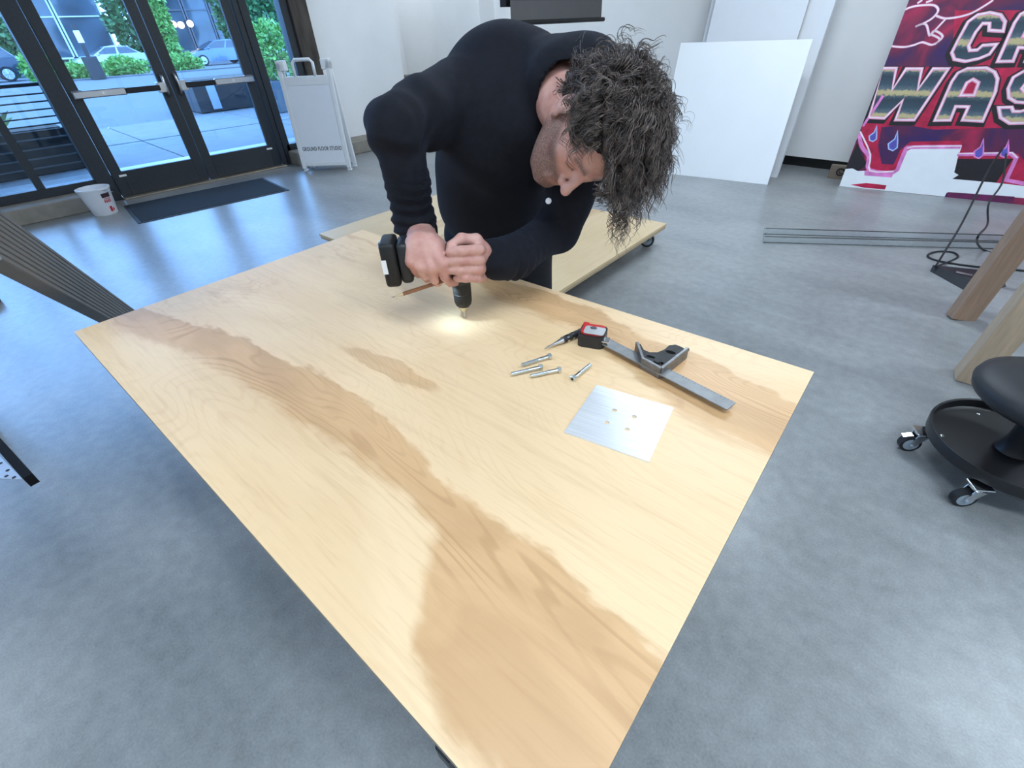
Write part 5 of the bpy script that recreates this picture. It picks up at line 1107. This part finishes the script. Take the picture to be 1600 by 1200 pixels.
# neck and head
B.cap(W_(J['neck']), W_(HW(0, -0.035, -0.055)), 0.060, 0.054, 0.03)
def he(c, r, k=0.012, sub=False, tilt=None):
    F = HF if tilt is None else tilt @ HF
    B.ell(W_(HW(*c)), r, F, k, sub)
def hc(a, c, ra, rb, k=0.008, sub=False): B.cap(W_(HW(*a)), W_(HW(*c)), ra, rb, k, sub)
he((0, -0.018, 0.045), (0.074, 0.094, 0.080), 0.02); he((0, 0.028, -0.020), (0.064, 0.066, 0.088), 0.02); he((0, 0.040, 0.052), (0.060, 0.048, 0.048), 0.015)
he((0, 0.036, -0.074), (0.050, 0.052, 0.040), 0.015); hc((-0.010, 0.080, -0.100), (0.010, 0.080, -0.100), 0.018, 0.018, 0.018)
for s in (-1, 1):
    hc((s * 0.056, -0.005, -0.045), (s * 0.030, 0.060, -0.094), 0.018, 0.018, 0.02)     # jaw line
    he((s * 0.042, 0.058, -0.022), (0.024, 0.020, 0.018), 0.012)                          # cheekbone
    hc((s * 0.006, 0.090, 0.020), (s * 0.044, 0.072, 0.020), 0.009, 0.009, 0.010)         # brow
    he((s * 0.031, 0.092, 0.000), (0.017, 0.012, 0.011), 0.008, True)                     # socket
    he((s * 0.031, 0.074, 0.000), (0.0145, 0.0135, 0.0125), 0.003)                        # lid over the eye
    hc((s * 0.020, 0.0855, -0.004), (s * 0.042, 0.081, -0.006), 0.0022, 0.0022, 0.002)    # lash line
    he((s * 0.012, 0.101, -0.036), (0.0085, 0.010, 0.0085), 0.005)                        # nose wing
    he((s * 0.007, 0.108, -0.043), (0.0035, 0.005, 0.0035), 0.002, True)                  # nostril
    # ear
    he((s * 0.076, -0.016, -0.004), (0.0095, 0.019, 0.031), 0.004); he((s * 0.087, -0.010, -0.002), (0.0075, 0.010, 0.017), 0.003, True)
    hc((s * 0.080, 0.006, 0.022), (s * 0.084, -0.022, 0.020), 0.0036, 0.0036, 0.003); hc((s * 0.084, -0.022, 0.020), (s * 0.083, -0.024, -0.010), 0.0036, 0.0036, 0.003); he((s * 0.078, -0.001, -0.031), (0.006, 0.008, 0.009), 0.004)
hc((0, 0.088, 0.018), (0, 0.112, -0.024), 0.0075, 0.0105, 0.008); he((0, 0.1165, -0.030), (0.0118, 0.0120, 0.0105), 0.005)
hc((-0.020, 0.088, -0.064), (0.020, 0.088, -0.064), 0.007, 0.007, 0.006); hc((-0.018, 0.086, -0.075), (0.018, 0.086, -0.075), 0.0075, 0.0075, 0.006); hc((-0.024, 0.096, -0.0695), (0.024, 0.096, -0.0695), 0.0018, 0.0018, 0.002, True)
# hands -----------------------------------------------------------------------------
def chain(pts, rs, k=0.0035):
    for i in range(len(pts) - 1): B.cap(W_(pts[i]), W_(pts[i + 1]), rs[i], rs[i + 1], k)
NAILS = []
# left hand (picture right): wraps round the upright motor housing, finger tips to picture left
kn = {}
for i, (y, yt, r) in enumerate(((389, 394, 0.0107), (404, 408, 0.0111), (419, 422, 0.0108), (433, 435, 0.0098))):
    mcp = DP(753 - i * 0.5, y - 1, 0.000 - 0.004 * (i == 3)); pip = DP(749 - (4 if i == 3 else 0), y + 1, 0.036); dip = DP(721 + (6 if i == 3 else 0), y + (3 if i < 3 else 1), 0.056); tip = DP(703 + (0, -1, 1, 11)[i], yt, 0.046 - 0.004)
    chain([mcp, pip, dip, tip], [r * 1.18, r * 1.04, r * 0.98, r * 0.88], 0.0030); kn[i] = mcp
palmL = [DP(752, 395, -0.008), DP(755, 430, -0.010)]
for i in range(4): B.cap(W_(kn[i]), W_(DP(762, 407, -0.022)), 0.0125, 0.020, 0.010)
B.cap(W_(DP(750, 392, -0.012)), W_(DP(751, 426, -0.012)), 0.016, 0.014, 0.010); B.cap(W_(DP(757, 407, -0.020)), W_(J['wrL']), 0.023, 0.026, 0.02)
chain([DP(757, 392, 0.0), DP(744, 375, 0.010), DP(721, 373, 0.026), DP(704, 383, 0.036)], [0.0150, 0.0125, 0.0108, 0.0085], 0.006)
# right hand: palm over the handle from behind, knuckles forward and down, fingers closing under it
mc = [DP(690, 412, 0.046), DP(674, 417, 0.047), DP(658, 416, 0.045), DP(643, 409, 0.040)]
pi_ = [DP(695, 432, 0.040), DP(679, 437, 0.036), DP(664, 431, 0.034), DP(649, 423, 0.032)]
ti = [DP(703, 441, 0.024), DP(684, 441, 0.012), DP(668, 436, 0.010), DP(654, 429, 0.010)]
te = [DP(711, 441, 0.020), DP(686, 434, -0.008), DP(670, 430, -0.010), DP(657, 424, -0.010)]
for i in range(4):
    r = (0.0108, 0.0104, 0.0100, 0.0090)[i]; chain([mc[i], pi_[i], ti[i], te[i]], [r * 1.12, r * .98, r * .95, r * .85], 0.0012)
wR = DP(662, 376, 0.020)
for i in range(4): B.cap(W_(mc[i]), W_(DP(664 - i * 6 + 8, 382, 0.018 + 0.004 * (i < 2))), 0.0132, 0.0205, 0.006)
B.cap(W_(DP(655, 385, 0.015)), W_(J['wrR']), 0.027, 0.029, 0.02); B.cap(W_(DP(678, 388, 0.012)), W_(J['wrR']), 0.024, 0.027, 0.02)
chain([DP(676, 380, 0.0), DP(690, 386, -0.014), DP(700, 398, -0.026), DP(706, 408, -0.030)], [0.017, 0.0135, 0.0115, 0.009], 0.006)

# skin with beard shadow stored per vertex
skin = bpy.data.materials.new('skin'); skin.use_nodes = True; N = skin.node_tree.nodes; L = skin.node_tree.links; pb = N['Principled BSDF']
t = N.new('ShaderNodeTexCoord'); n1 = N.new('ShaderNodeTexNoise'); n1.inputs['Scale'].default_value = 32; n1.inputs['Detail'].default_value = 5; L.new(t.outputs['Object'], n1.inputs['Vector'])
r1 = N.new('ShaderNodeValToRGB'); r1.color_ramp.elements[0].position = 0.32; r1.color_ramp.elements[0].color = (0.50, 0.235, 0.195, 1); r1.color_ramp.elements[1].position = 0.68; r1.color_ramp.elements[1].color = (0.64, 0.375, 0.32, 1); L.new(n1.outputs['Fac'], r1.inputs[0])
at = N.new('ShaderNodeAttribute'); at.attribute_name = 'beard'; n3 = N.new('ShaderNodeTexNoise'); n3.inputs['Scale'].default_value = 420; L.new(t.outputs['Object'], n3.inputs['Vector'])
mu = N.new('ShaderNodeMath'); mu.operation = 'MULTIPLY'; mr = N.new('ShaderNodeMapRange'); mr.inputs[1].default_value = .35; mr.inputs[2].default_value = .62; mr.inputs[3].default_value = 0.55; L.new(n3.outputs['Fac'], mr.inputs[0]); L.new(at.outputs['Fac'], mu.inputs[0]); L.new(mr.outputs[0], mu.inputs[1])
mxc = N.new('ShaderNodeMix'); mxc.data_type = 'RGBA'; L.new(mu.outputs[0], mxc.inputs[0]); L.new(r1.outputs[0], mxc.inputs[6]); mxc.inputs[7].default_value = (0.075, 0.058, 0.052, 1); L.new(mxc.outputs[2], pb.inputs['Base Color'])
pb.inputs['Roughness'].default_value = 0.5; pb.inputs['Subsurface Weight'].default_value = 0.12; pb.inputs['Subsurface Radius'].default_value = (0.012, 0.005, 0.003); pb.inputs['Subsurface Scale'].default_value = 0.5
bpn = N.new('ShaderNodeBump'); bpn.inputs['Strength'].default_value = 0.12; bpn.inputs['Distance'].default_value = 0.002; n4 = N.new('ShaderNodeTexNoise'); n4.inputs['Scale'].default_value = 260; n4.inputs['Detail'].default_value = 4; L.new(t.outputs['Object'], n4.inputs['Vector']); L.new(n4.outputs['Fac'], bpn.inputs['Height']); L.new(bpn.outputs[0], pb.inputs['Normal'])
body, BP = B.mesh('body', skin, prs, None, 1)
loc = (BP + PO - HCn) @ HF.T
def ss(x, a, c): t_ = np.clip((x - a) / (c - a), 0, 1); return t_ * t_ * (3 - 2 * t_)
near = (np.abs(loc) < 0.16).all(1)
line = -0.052 + 0.55 * np.abs(loc[:, 0]) + 0.0 * loc[:, 1]            # beard line rises towards the ears
bd = (1 - ss(loc[:, 2], line - 0.012, line + 0.010)) * ss(loc[:, 1], -0.015, 0.012) * near
lips = np.exp(-((loc[:, 2] + 0.070) / 0.010) ** 2 - (loc[:, 0] / 0.022) ** 2) * ss(loc[:, 1], 0.08, 0.09)
brow = np.exp(-((loc[:, 2] - 0.024 + 0.25 * np.maximum(0, np.abs(loc[:, 0]) - 0.032)) / 0.0052) ** 2) * ss(np.abs(loc[:, 0]), 0.008, 0.014) * (1 - ss(np.abs(loc[:, 0]), 0.046, 0.054)) * ss(loc[:, 1], 0.05, 0.065) * near
lash = np.exp(-((loc[:, 2] + 0.005) / 0.0026) ** 2) * ss(np.abs(loc[:, 0]), 0.016, 0.021) * (1 - ss(np.abs(loc[:, 0]), 0.042, 0.047)) * ss(loc[:, 1], 0.07, 0.078) * near
bd = np.clip(bd * 0.85 * (1 - lips) + brow * 0.95 + lash * 1.0, 0, 1)
fa_ = body.data.attributes.new('beard', 'FLOAT', 'POINT'); fa_.data.foreach_set('value', bd.astype(np.float32))

# ---------------------------------------------------------------- shirt
cloth = mat('black_knit_cotton', (0.0065, 0.0075, 0.0125), 0.85, var=0.25, scale=60, bump=0.35, bscale=700, spec=0.3)
cp_ = cloth.node_tree.nodes['Principled BSDF']; cp_.inputs['Sheen Weight'].default_value = 0.05; cp_.inputs['Sheen Roughness'].default_value = 0.4; cp_.inputs['Sheen Tint'].default_value = (0.5, 0.6, 1.0, 1)
Sf = Field(np.array([-1.42, 0.38, 0.70]) - PO, np.array([-0.42, 1.62, 1.50]) - PO, 0.0055)
def sc(a, c, ra, rb, k=0.03): Sf.cap(W_(a), W_(c), ra, rb, k)
tf = (J['shL'] - J['shR']); tf /= np.linalg.norm(tf); ts = J['back'] - J['pelvis']; ts /= np.linalg.norm(ts); ts -= tf * (ts @ tf); ts /= np.linalg.norm(ts); tn = np.cross(tf, ts); TF = np.array([tf, ts, tn])
Sf.ell(W_(PD(792, 152, 1.15)), (0.180, 0.150, 0.130), TF, 0.03)          # upper back and shoulders
Sf.ell(W_(PD(788, 135, 1.16)), (0.125, 0.130, 0.125), TF, 0.03)
Sf.ell(W_(PD(785, 215, 1.14)), (0.160, 0.150, 0.120), TF, 0.04)          # chest
Sf.ell(W_(PD(774, 300, 1.34)), (0.168, 0.170, 0.135), TF, 0.05)          # belly
Sf.ell(W_(PD(778, 368, 1.52)), (0.172, 0.150, 0.145), TF, 0.05)          # hips
sc(PD(710, 162, 1.09), PD(660, 178, 1.0), 0.088, 0.066, 0.03); sc(PD(660, 178, 1.0), PD(617, 200, 0.935), 0.066, 0.054, 0.02)
sc(PD(780, 200, 1.17), PD(774, 305, 1.36), 0.145, 0.145, 0.05)
sc(J['elR'] + 0 * J['elR'], PD(634, 285, 1.0), 0.056, 0.047, 0.02); sc(PD(634, 285, 1.0), PD(652, 347, 1.055), 0.046, 0.044, 0.015); sc(PD(652, 347, 1.055), PD(656, 360, 1.07), 0.047, 0.043, 0.01)
sc(PD(878, 135, 1.06), PD(910, 128, 1.02), 0.085, 0.085, 0.03); sc(PD(910, 130, 1.02), PD(912, 245, 1.07), 0.086, 0.068, 0.03); sc(PD(912, 245, 1.07), J['elL'], 0.066, 0.054, 0.02)
sc(J['elL'], DP(808, 399, -0.070), 0.054, 0.048, 0.02); sc(DP(808, 399, -0.070), DP(771, 405, -0.024), 0.048, 0.041, 0.012)
sc(J['neck'], PD(872, 128, 1.00), 0.074, 0.070, 0.03)                     # collar
# openings
Sf.cap(W_(PD(880, 130, 0.99)), W_(HW(0, -0.03, -0.05)), 0.062, 0.060, 0.004, True)
Sf.cap(W_(PD(660, 397, 1.09)), W_(PD(664, 430, 1.10)), 0.038, 0.05, 0.004, True); Sf.cap(W_(DP(738, 405, -0.004)), W_(DP(712, 407, 0.02)), 0.032, 0.05, 0.004, True)
def folds(P):
    q = P + PO; d = np.zeros(len(P))
    def near_seg(a, c):
        ba = c - a; t_ = np.clip(((q - a) @ ba) / (ba @ ba), 0, 1); return np.linalg.norm(q - a - t_[:, None] * ba, axis=1), t_
    # bunched rings on both forearms and creases round the right elbow
    for a, c, fr, am, t0, t1 in ((J['elR'], PD(656, 362, 1.07), 62, 0.0042, 0.15, 1.0), (J['elL'], J['wrL'], 55, 0.0035, 0.3, 1.0)):
        dist, t_ = near_seg(a, c); w = np.exp(-(dist / 0.075) ** 4) * ss(t_, t0, t1)
        d += w * am * np.sin(fr * t_ + 5.0 * np.sin(q[:, 0] * 40) * 0.6 + 3.0 * np.sin(q[:, 2] * 31 + q[:, 1] * 23) * 0.5)
    dist, t_ = near_seg(J['shR'], J['elR']); w = np.exp(-(dist / 0.10) ** 4)
    ang = np.arctan2(q[:, 2] - J['elR'][2], (q[:, 0] - J['elR'][0]) * 0.7 + (q[:, 1] - J['elR'][1]) * 0.7)
    d += w * 0.003 * np.sin(70 * t_ * 0.3 + 5 * np.sin(q[:, 2] * 22) + 3 * np.sin(q[:, 0] * 30)) * ss(t_, 0.3, 0.9)
    # long soft drape folds on the trunk
    u_ = q @ tf; v_ = q @ ts
    d += 0.0060 * np.sin(u_ * 34 + 2.2 * np.sin(v_ * 9) + v_ * 12) * np.sin(v_ * 7 + 0.7) + 0.0026 * np.sin(u_ * 21 - v_ * 27 + 1.8 * np.sin(u_ * 11))
    return d
shirt, _ = Sf.mesh('shirt', cloth, prs, folds, 1)
# placket button
bq = PD(857, 314, 1.02)
b = NB(); nrm = V3(C0 - bq).normalized(); mxb = Matrix.Translation(V3(W_(bq))) @ nrm.to_track_quat('Z', 'Y').to_matrix().to_4x4()
lathe(b, [(0, 0.000), (0.0062, 0.0), (0.0068, 0.0012), (0.0062, 0.0028), (0.0045, 0.0022), (0, 0.0020)], 20, mxb); BTN = obj('button', b, mat('pearl_button', (0.72, 0.74, 0.78), 0.25), prs, True)

# ---------------------------------------------------------------- trousers and shoes
Tf = Field(np.array([-1.40, 0.84, 0.0]) - PO, np.array([-0.60, 1.70, 1.12]) - PO, 0.0075)
pel = J['pelvis']; side = tf * np.array([1, 1, 0]); side = np.array([ER[0], ER[1], 0]) * 0.9 + side * 0.3; side /= np.linalg.norm(side)
def tcap(a, c, ra, rb, k=0.03): Tf.cap(W_(a), W_(c), ra, rb, k)
Tf.ell(W_(pel + np.array([0, 0, -0.02])), (0.168, 0.125, 0.13), np.array([side, np.cross([0, 0, 1], side), [0, 0, 1]]), 0.03)
feet = []
for s, fx in ((-1, -0.03), (1, 0.03)):
    hip = pel + side * s * 0.088 + np.array([0, 0, -0.05]); knee = hip + side * s * 0.020 - EC * -0.02 + np.array([0, 0, -0.40]); ank = np.array([hip[0] + side[0] * s * 0.04, hip[1] + side[1] * s * 0.04, 0.08])
    tcap(hip, knee, 0.094, 0.068); tcap(knee, ank, 0.066, 0.058, 0.02); feet.append(ank)
def tfold(P): return 0.004 * np.sin(P[:, 2] * 40 + 3 * np.sin(P[:, 0] * 20)) * ss(-P[:, 2], -0.5, -0.1) + 0.003 * np.sin(P[:, 0] * 30 + P[:, 2] * 9)
Tf.mesh('trousers', mat('black_denim', (0.010, 0.010, 0.013), 0.85, var=0.2, scale=50, bump=0.3, bscale=500), prs, tfold, 1)
shoe_m = mat('black_leather', (0.015, 0.014, 0.013), 0.45, var=0.2)
for ank in feet:
    fd = EC * 0.75 - np.array([0, 1, 0]) * 0.25; fd /= np.linalg.norm(fd); p_ = W_(ank)
    F_ = Field(p_ - np.array([0.26, 0.26, 0.09]), p_ + np.array([0.26, 0.26, 0.08]), 0.005); z0 = -ank[2]
    F_.cap(p_ + np.array([0, 0, -0.035]) - fd * 0.04, p_ + np.array([0, 0, -0.042]) + fd * 0.12, 0.040, 0.036, 0.02); F_.cap(p_ + np.array([0, 0, -0.03]), p_ + np.array([0, 0, 0.03]), 0.048, 0.046, 0.02); F_.ell(p_ + fd * 0.14 + np.array([0, 0, -0.048]), (0.045, 0.045, 0.030), None, 0.02)
    F_.halfspace_cut(p_ + np.array([0, 0, -0.078]), (0, 0, -1)); F_.mesh('shoe', shoe_m, prs, None, 1)

# ---------------------------------------------------------------- hair: lumpy base plus curled strands
hairm = bpy.data.materials.new('dark_curly_hair'); hairm.use_nodes = True; N = hairm.node_tree.nodes; L = hairm.node_tree.links; pb = N['Principled BSDF']
t = N.new('ShaderNodeTexCoord'); n1 = N.new('ShaderNodeTexNoise'); n1.inputs['Scale'].default_value = 55; n1.inputs['Detail'].default_value = 4; L.new(t.outputs['Object'], n1.inputs['Vector']); r1 = N.new('ShaderNodeValToRGB')
r1.color_ramp.elements[0].position = 0.35; r1.color_ramp.elements[0].color = (0.030, 0.024, 0.022, 1); r1.color_ramp.elements[1].position = 0.70; r1.color_ramp.elements[1].color = (0.165, 0.122, 0.102, 1); L.new(n1.outputs['Fac'], r1.inputs[0]); L.new(r1.outputs[0], pb.inputs['Base Color'])
pb.inputs['Roughness'].default_value = 0.34; pb.inputs['Specular IOR Level'].default_value = 0.75
Hf = Field(W_(HCn) - 0.20, W_(HCn) + 0.20, 0.0045)
Hf.ell(W_(HW(0, -0.014, 0.050)), (0.088, 0.102, 0.096), HF, 0.01); Hf.ell(W_(HW(0, -0.075, -0.01)), (0.070, 0.050, 0.060), HF, 0.02)
Hf.ell(W_(HW(0, 0.090, -0.008)), (0.088, 0.075, 0.086), HF, 0.008, True)                                  # open face
for s in (-1, 1): Hf.ell(W_(HW(s * 0.088, 0.008, -0.020)), (0.030, 0.040, 0.045), HF, 0.008, True)          # ears stay free
def lumps(P): return 0.005 * np.sin(P[:, 0] * 170 + 2 * np.sin(P[:, 1] * 120)) * np.sin(P[:, 1] * 150 + P[:, 2] * 60) + 0.004 * np.sin(P[:, 2] * 190 + P[:, 0] * 70)
hb, _ = Hf.mesh('hair', mat('dark_scalp_hair', (0.030, 0.024, 0.022), 0.75, var=0.5, scale=90, spec=0.2), prs, lumps, 0)
def strand_mesh(roots, dirs, lens, curl_r, curl_n, rad, grav, npt, seed, name, flow=None, rep=1):
    """tapered triangular tubes following curled paths that stay outside the skull"""
    r_ = np.random.default_rng(seed)
    if rep > 1:
        roots, dirs, lens, curl_r, curl_n, rad, grav = [np.repeat(a_, rep, 0) for a_ in (roots, dirs, lens, curl_r, curl_n, rad, grav)]
        if flow is not None: flow = np.repeat(flow, rep, 0)
        roots = roots + r_.normal(size=roots.shape) * 0.0022; lens = lens * (0.8 + 0.35 * r_.random(len(lens))); rad = rad * (0.6 + 0.5 * r_.random(len(rad)))
    n = len(roots); m_ = n // rep; G = np.array([0, 0, -1.0]); C_ = HW(0, -0.018, 0.045); rad_e = np.array([0.082, 0.102, 0.088])
    P = np.zeros((n, npt, 3)); p = roots.copy(); d = dirs.copy(); st = (lens / (npt - 1))[:, None]
    for i in range(npt):
        P[:, i] = p; tt = i / (npt - 1)
        d = d + G * grav[:, None] * (0.5 + tt) * 0.35 + np.repeat(r_.normal(size=(m_, 3)), rep, 0) * 0.09
        if flow is not None: d = d + flow * 0.18
        q = ((p - C_) @ HF.T) / rad_e; ql = np.linalg.norm(q, axis=1)[:, None]; nn = ((q / rad_e) @ HF); nn /= np.linalg.norm(nn, axis=1)[:, None]
        inside = np.clip((1.10 - ql) / 0.10, 0, 1); dn = np.sum(d * nn, 1)[:, None]; d = d - nn * np.minimum(dn, 0) * inside + nn * inside * 0.15
        d /= np.linalg.norm(d, axis=1)[:, None]; p = p + d * st
    T = np.gradient(P, axis=1); T /= np.linalg.norm(T, axis=2)[:, :, None] + 1e-9
    ref = np.repeat(r_.normal(size=(m_, 1, 3)), rep, 0); A = np.cross(T, ref); A /= np.linalg.norm(A, axis=2)[:, :, None] + 1e-9; Bv = np.cross(T, A)
    ph = (np.repeat(r_.random(m_), rep) * 6.28 + r_.normal(size=n) * 0.25)[:, None] + np.linspace(0, 1, npt)[None] * curl_n[:, None] * 6.283; env = np.minimum(1, np.linspace(0, 1, npt) * 4)[None] * curl_r[:, None]
    P = P + A * (np.cos(ph) * env)[:, :, None] + Bv * (np.sin(ph) * env)[:, :, None]
    T = np.gradient(P, axis=1); T /= np.linalg.norm(T, axis=2)[:, :, None] + 1e-9; A = np.cross(T, ref); A /= np.linalg.norm(A, axis=2)[:, :, None] + 1e-9; Bv = np.cross(T, A)
    w = rad[:, None] * (1 - 0.75 * np.linspace(0, 1, npt)[None] ** 3)
    V = np.stack([P + (A * math.cos(a) + Bv * math.sin(a)) * w[:, :, None] for a in (0, 2.094, 4.189)], 2) - PO      # n, npt, 3, 3
    idx = np.arange(n * npt * 3).reshape(n, npt, 3); F_ = []
    for k in range(3):
        k2 = (k + 1) % 3; F_.append(np.stack([idx[:, :-1, k], idx[:, :-1, k2], idx[:, 1:, k2], idx[:, 1:, k]], -1).reshape(-1, 4))
    F_ = np.concatenate(F_); me = bpy.data.meshes.new(name); Vf = V.reshape(-1, 3).astype(np.float32); me.vertices.add(len(Vf)); me.vertices.foreach_set('co', Vf.ravel()); me.loops.add(F_.size); me.loops.foreach_set('vertex_index', F_.astype(np.int32).ravel()); me.polygons.add(len(F_)); me.polygons.foreach_set('loop_start', np.arange(0, F_.size, 4, dtype=np.int32)); me.polygons.foreach_set('use_smooth', np.ones(len(F_), bool)); me.update(calc_edges=True); me.validate()
    me.materials.append(hairm); o = bpy.data.objects.new(name, me); COL.objects.link(o); o.parent = hb; o['kind'] = 'stuff'; return o
hr = np.random.default_rng(5)
def scalp(n, ok):
    out = []
    while len(out) < n:
        v = hr.normal(size=3); v /= np.linalg.norm(v); q = np.array([0.080, 0.100, 0.086]) * v + np.array([0, -0.018, 0.045])
        if ok(q, v): out.append((q, v))
    Q = np.array([HW(*o[0]) for o in out]); Nn = np.array([HF.T @ o[1] for o in out]); return Q, Nn
def hairline(q, v):
    if q[1] > 0.035 and q[2] < 0.085: return False
    if q[1] > -0.055 and q[2] < 0.034: return False
    return q[2] > -0.035
Q, Nn = scalp(520, hairline); n = len(Q); dirs = Nn * 0.28 + hr.normal(size=(n, 3)) * 0.65
strand_mesh(Q, dirs, 0.045 + 0.040 * hr.random(n), 0.0055 + 0.0055 * hr.random(n), 1.7 + 1.6 * hr.random(n), 0.00065 + 0.0005 * hr.random(n), 0.25 + 0.35 * hr.random(n), 32, 11, 'curls', rep=6)
# clumps of fringe and the long locks that hang towards the table
Q, Nn = scalp(170, lambda q, v: q[2] > 0.075 and q[1] > -0.06); n = len(Q); fl = np.tile(cam2w([0.30, -0.85, 0.15]), (n, 1))
strand_mesh(Q, Nn * 0.6 + fl * 0.5, 0.075 + 0.05 * hr.random(n), 0.005 + 0.004 * hr.random(n), 1.3 + 1.1 * hr.random(n), 0.00065 + 0.0005 * hr.random(n), 0.35 + 0.3 * hr.random(n), 34, 12, 'curls', fl, rep=6)
def locks(px0, px1, n, ln, seed, spread=0.012):
    a = PD(*px0); c = PD(*px1); r_ = np.random.default_rng(seed); t_ = r_.random(n)[:, None]; Q = a + (c - a) * t_ + r_.normal(size=(n, 3)) * spread
    dirs = np.tile(np.array([0, 0, -1.0]), (n, 1)) + r_.normal(size=(n, 3)) * 0.18
    return strand_mesh(Q, dirs, ln * (0.55 + 0.55 * r_.random(n)), 0.0035 + 0.005 * r_.random(n), 1.5 + 1.5 * r_.random(n), 0.0006 + 0.0004 * r_.random(n), 0.5 + 0.4 * r_.random(n), 44, seed, 'hanging_lock', rep=3)
locks((968, 285, 0.87), (1000, 262, 0.87), 26, 0.120, 31, 0.009); locks((1005, 240, 0.88), (1024, 205, 0.88), 8, 0.120, 32, 0.006); locks((938, 290, 0.87), (968, 283, 0.87), 34, 0.040, 33, 0.010); locks((960, 310, 0.87), (982, 300, 0.87), 18, 0.105, 34, 0.006)
# hair over the temple and behind the ear
Q, Nn = scalp(70, lambda q, v: q[0] > 0.045 and -0.05 < q[1] < 0.04 and 0.038 < q[2] < 0.08); n = len(Q); fl = np.tile(cam2w([-0.25, -0.6, 0.3]), (n, 1))
strand_mesh(Q, Nn * 0.6 + fl * 0.4, 0.050 + 0.03 * hr.random(n), 0.005 + 0.005 * hr.random(n), 1.2 + 1.0 * hr.random(n), 0.0006 + 0.0005 * hr.random(n), 0.2 + 0.3 * hr.random(n), 28, 14, 'curls', fl, rep=6)

# ---------------------------------------------------------------- the pencil tucked in the right hand
pa = DP(612, 465, 0.050); pe = DP(690, 440, 0.030); d = (pe - pa); L_ = np.linalg.norm(d); d /= L_
e = empty('carpenter_pencil', pa); tag(e, 'flat brown pencil sticking out from under the right hand', 'pencil')
zq = V3(d); yq = Vector((0, 0, 1)); yq = (yq - zq * yq.dot(zq)).normalized(); xq = yq.cross(zq); R3 = Matrix((xq, yq, zq)).transposed().to_4x4()
hexp = [(0.0052 * math.cos(k * math.pi / 3), 0.0038 * math.sin(k * math.pi / 3)) for k in range(6)]
def taper(name, z0, z1, s0, s1, m):
    b = NB(); A_ = [b.verts.new(R3 @ Vector((x * s0, y * s0, z0))) for x, y in hexp]; B_ = [b.verts.new(R3 @ Vector((x * s1, y * s1, z1))) for x, y in hexp]
    b.faces.new(A_[::-1]); b.faces.new(B_)
    for k in range(6): b.faces.new((A_[k], A_[(k + 1) % 6], B_[(k + 1) % 6], B_[k]))
    obj(name, b, m, e)
taper('lead', 0, 0.007, 0.10, 0.30, mat('graphite', (0.04, 0.04, 0.045), 0.35)); taper('sharpened_wood', 0.007, 0.026, 0.30, 1.0, tan); taper('painted_barrel', 0.026, L_ + 0.01, 1.0, 1.0, mat('brown_pencil_paint', (0.22, 0.085, 0.03), 0.35))
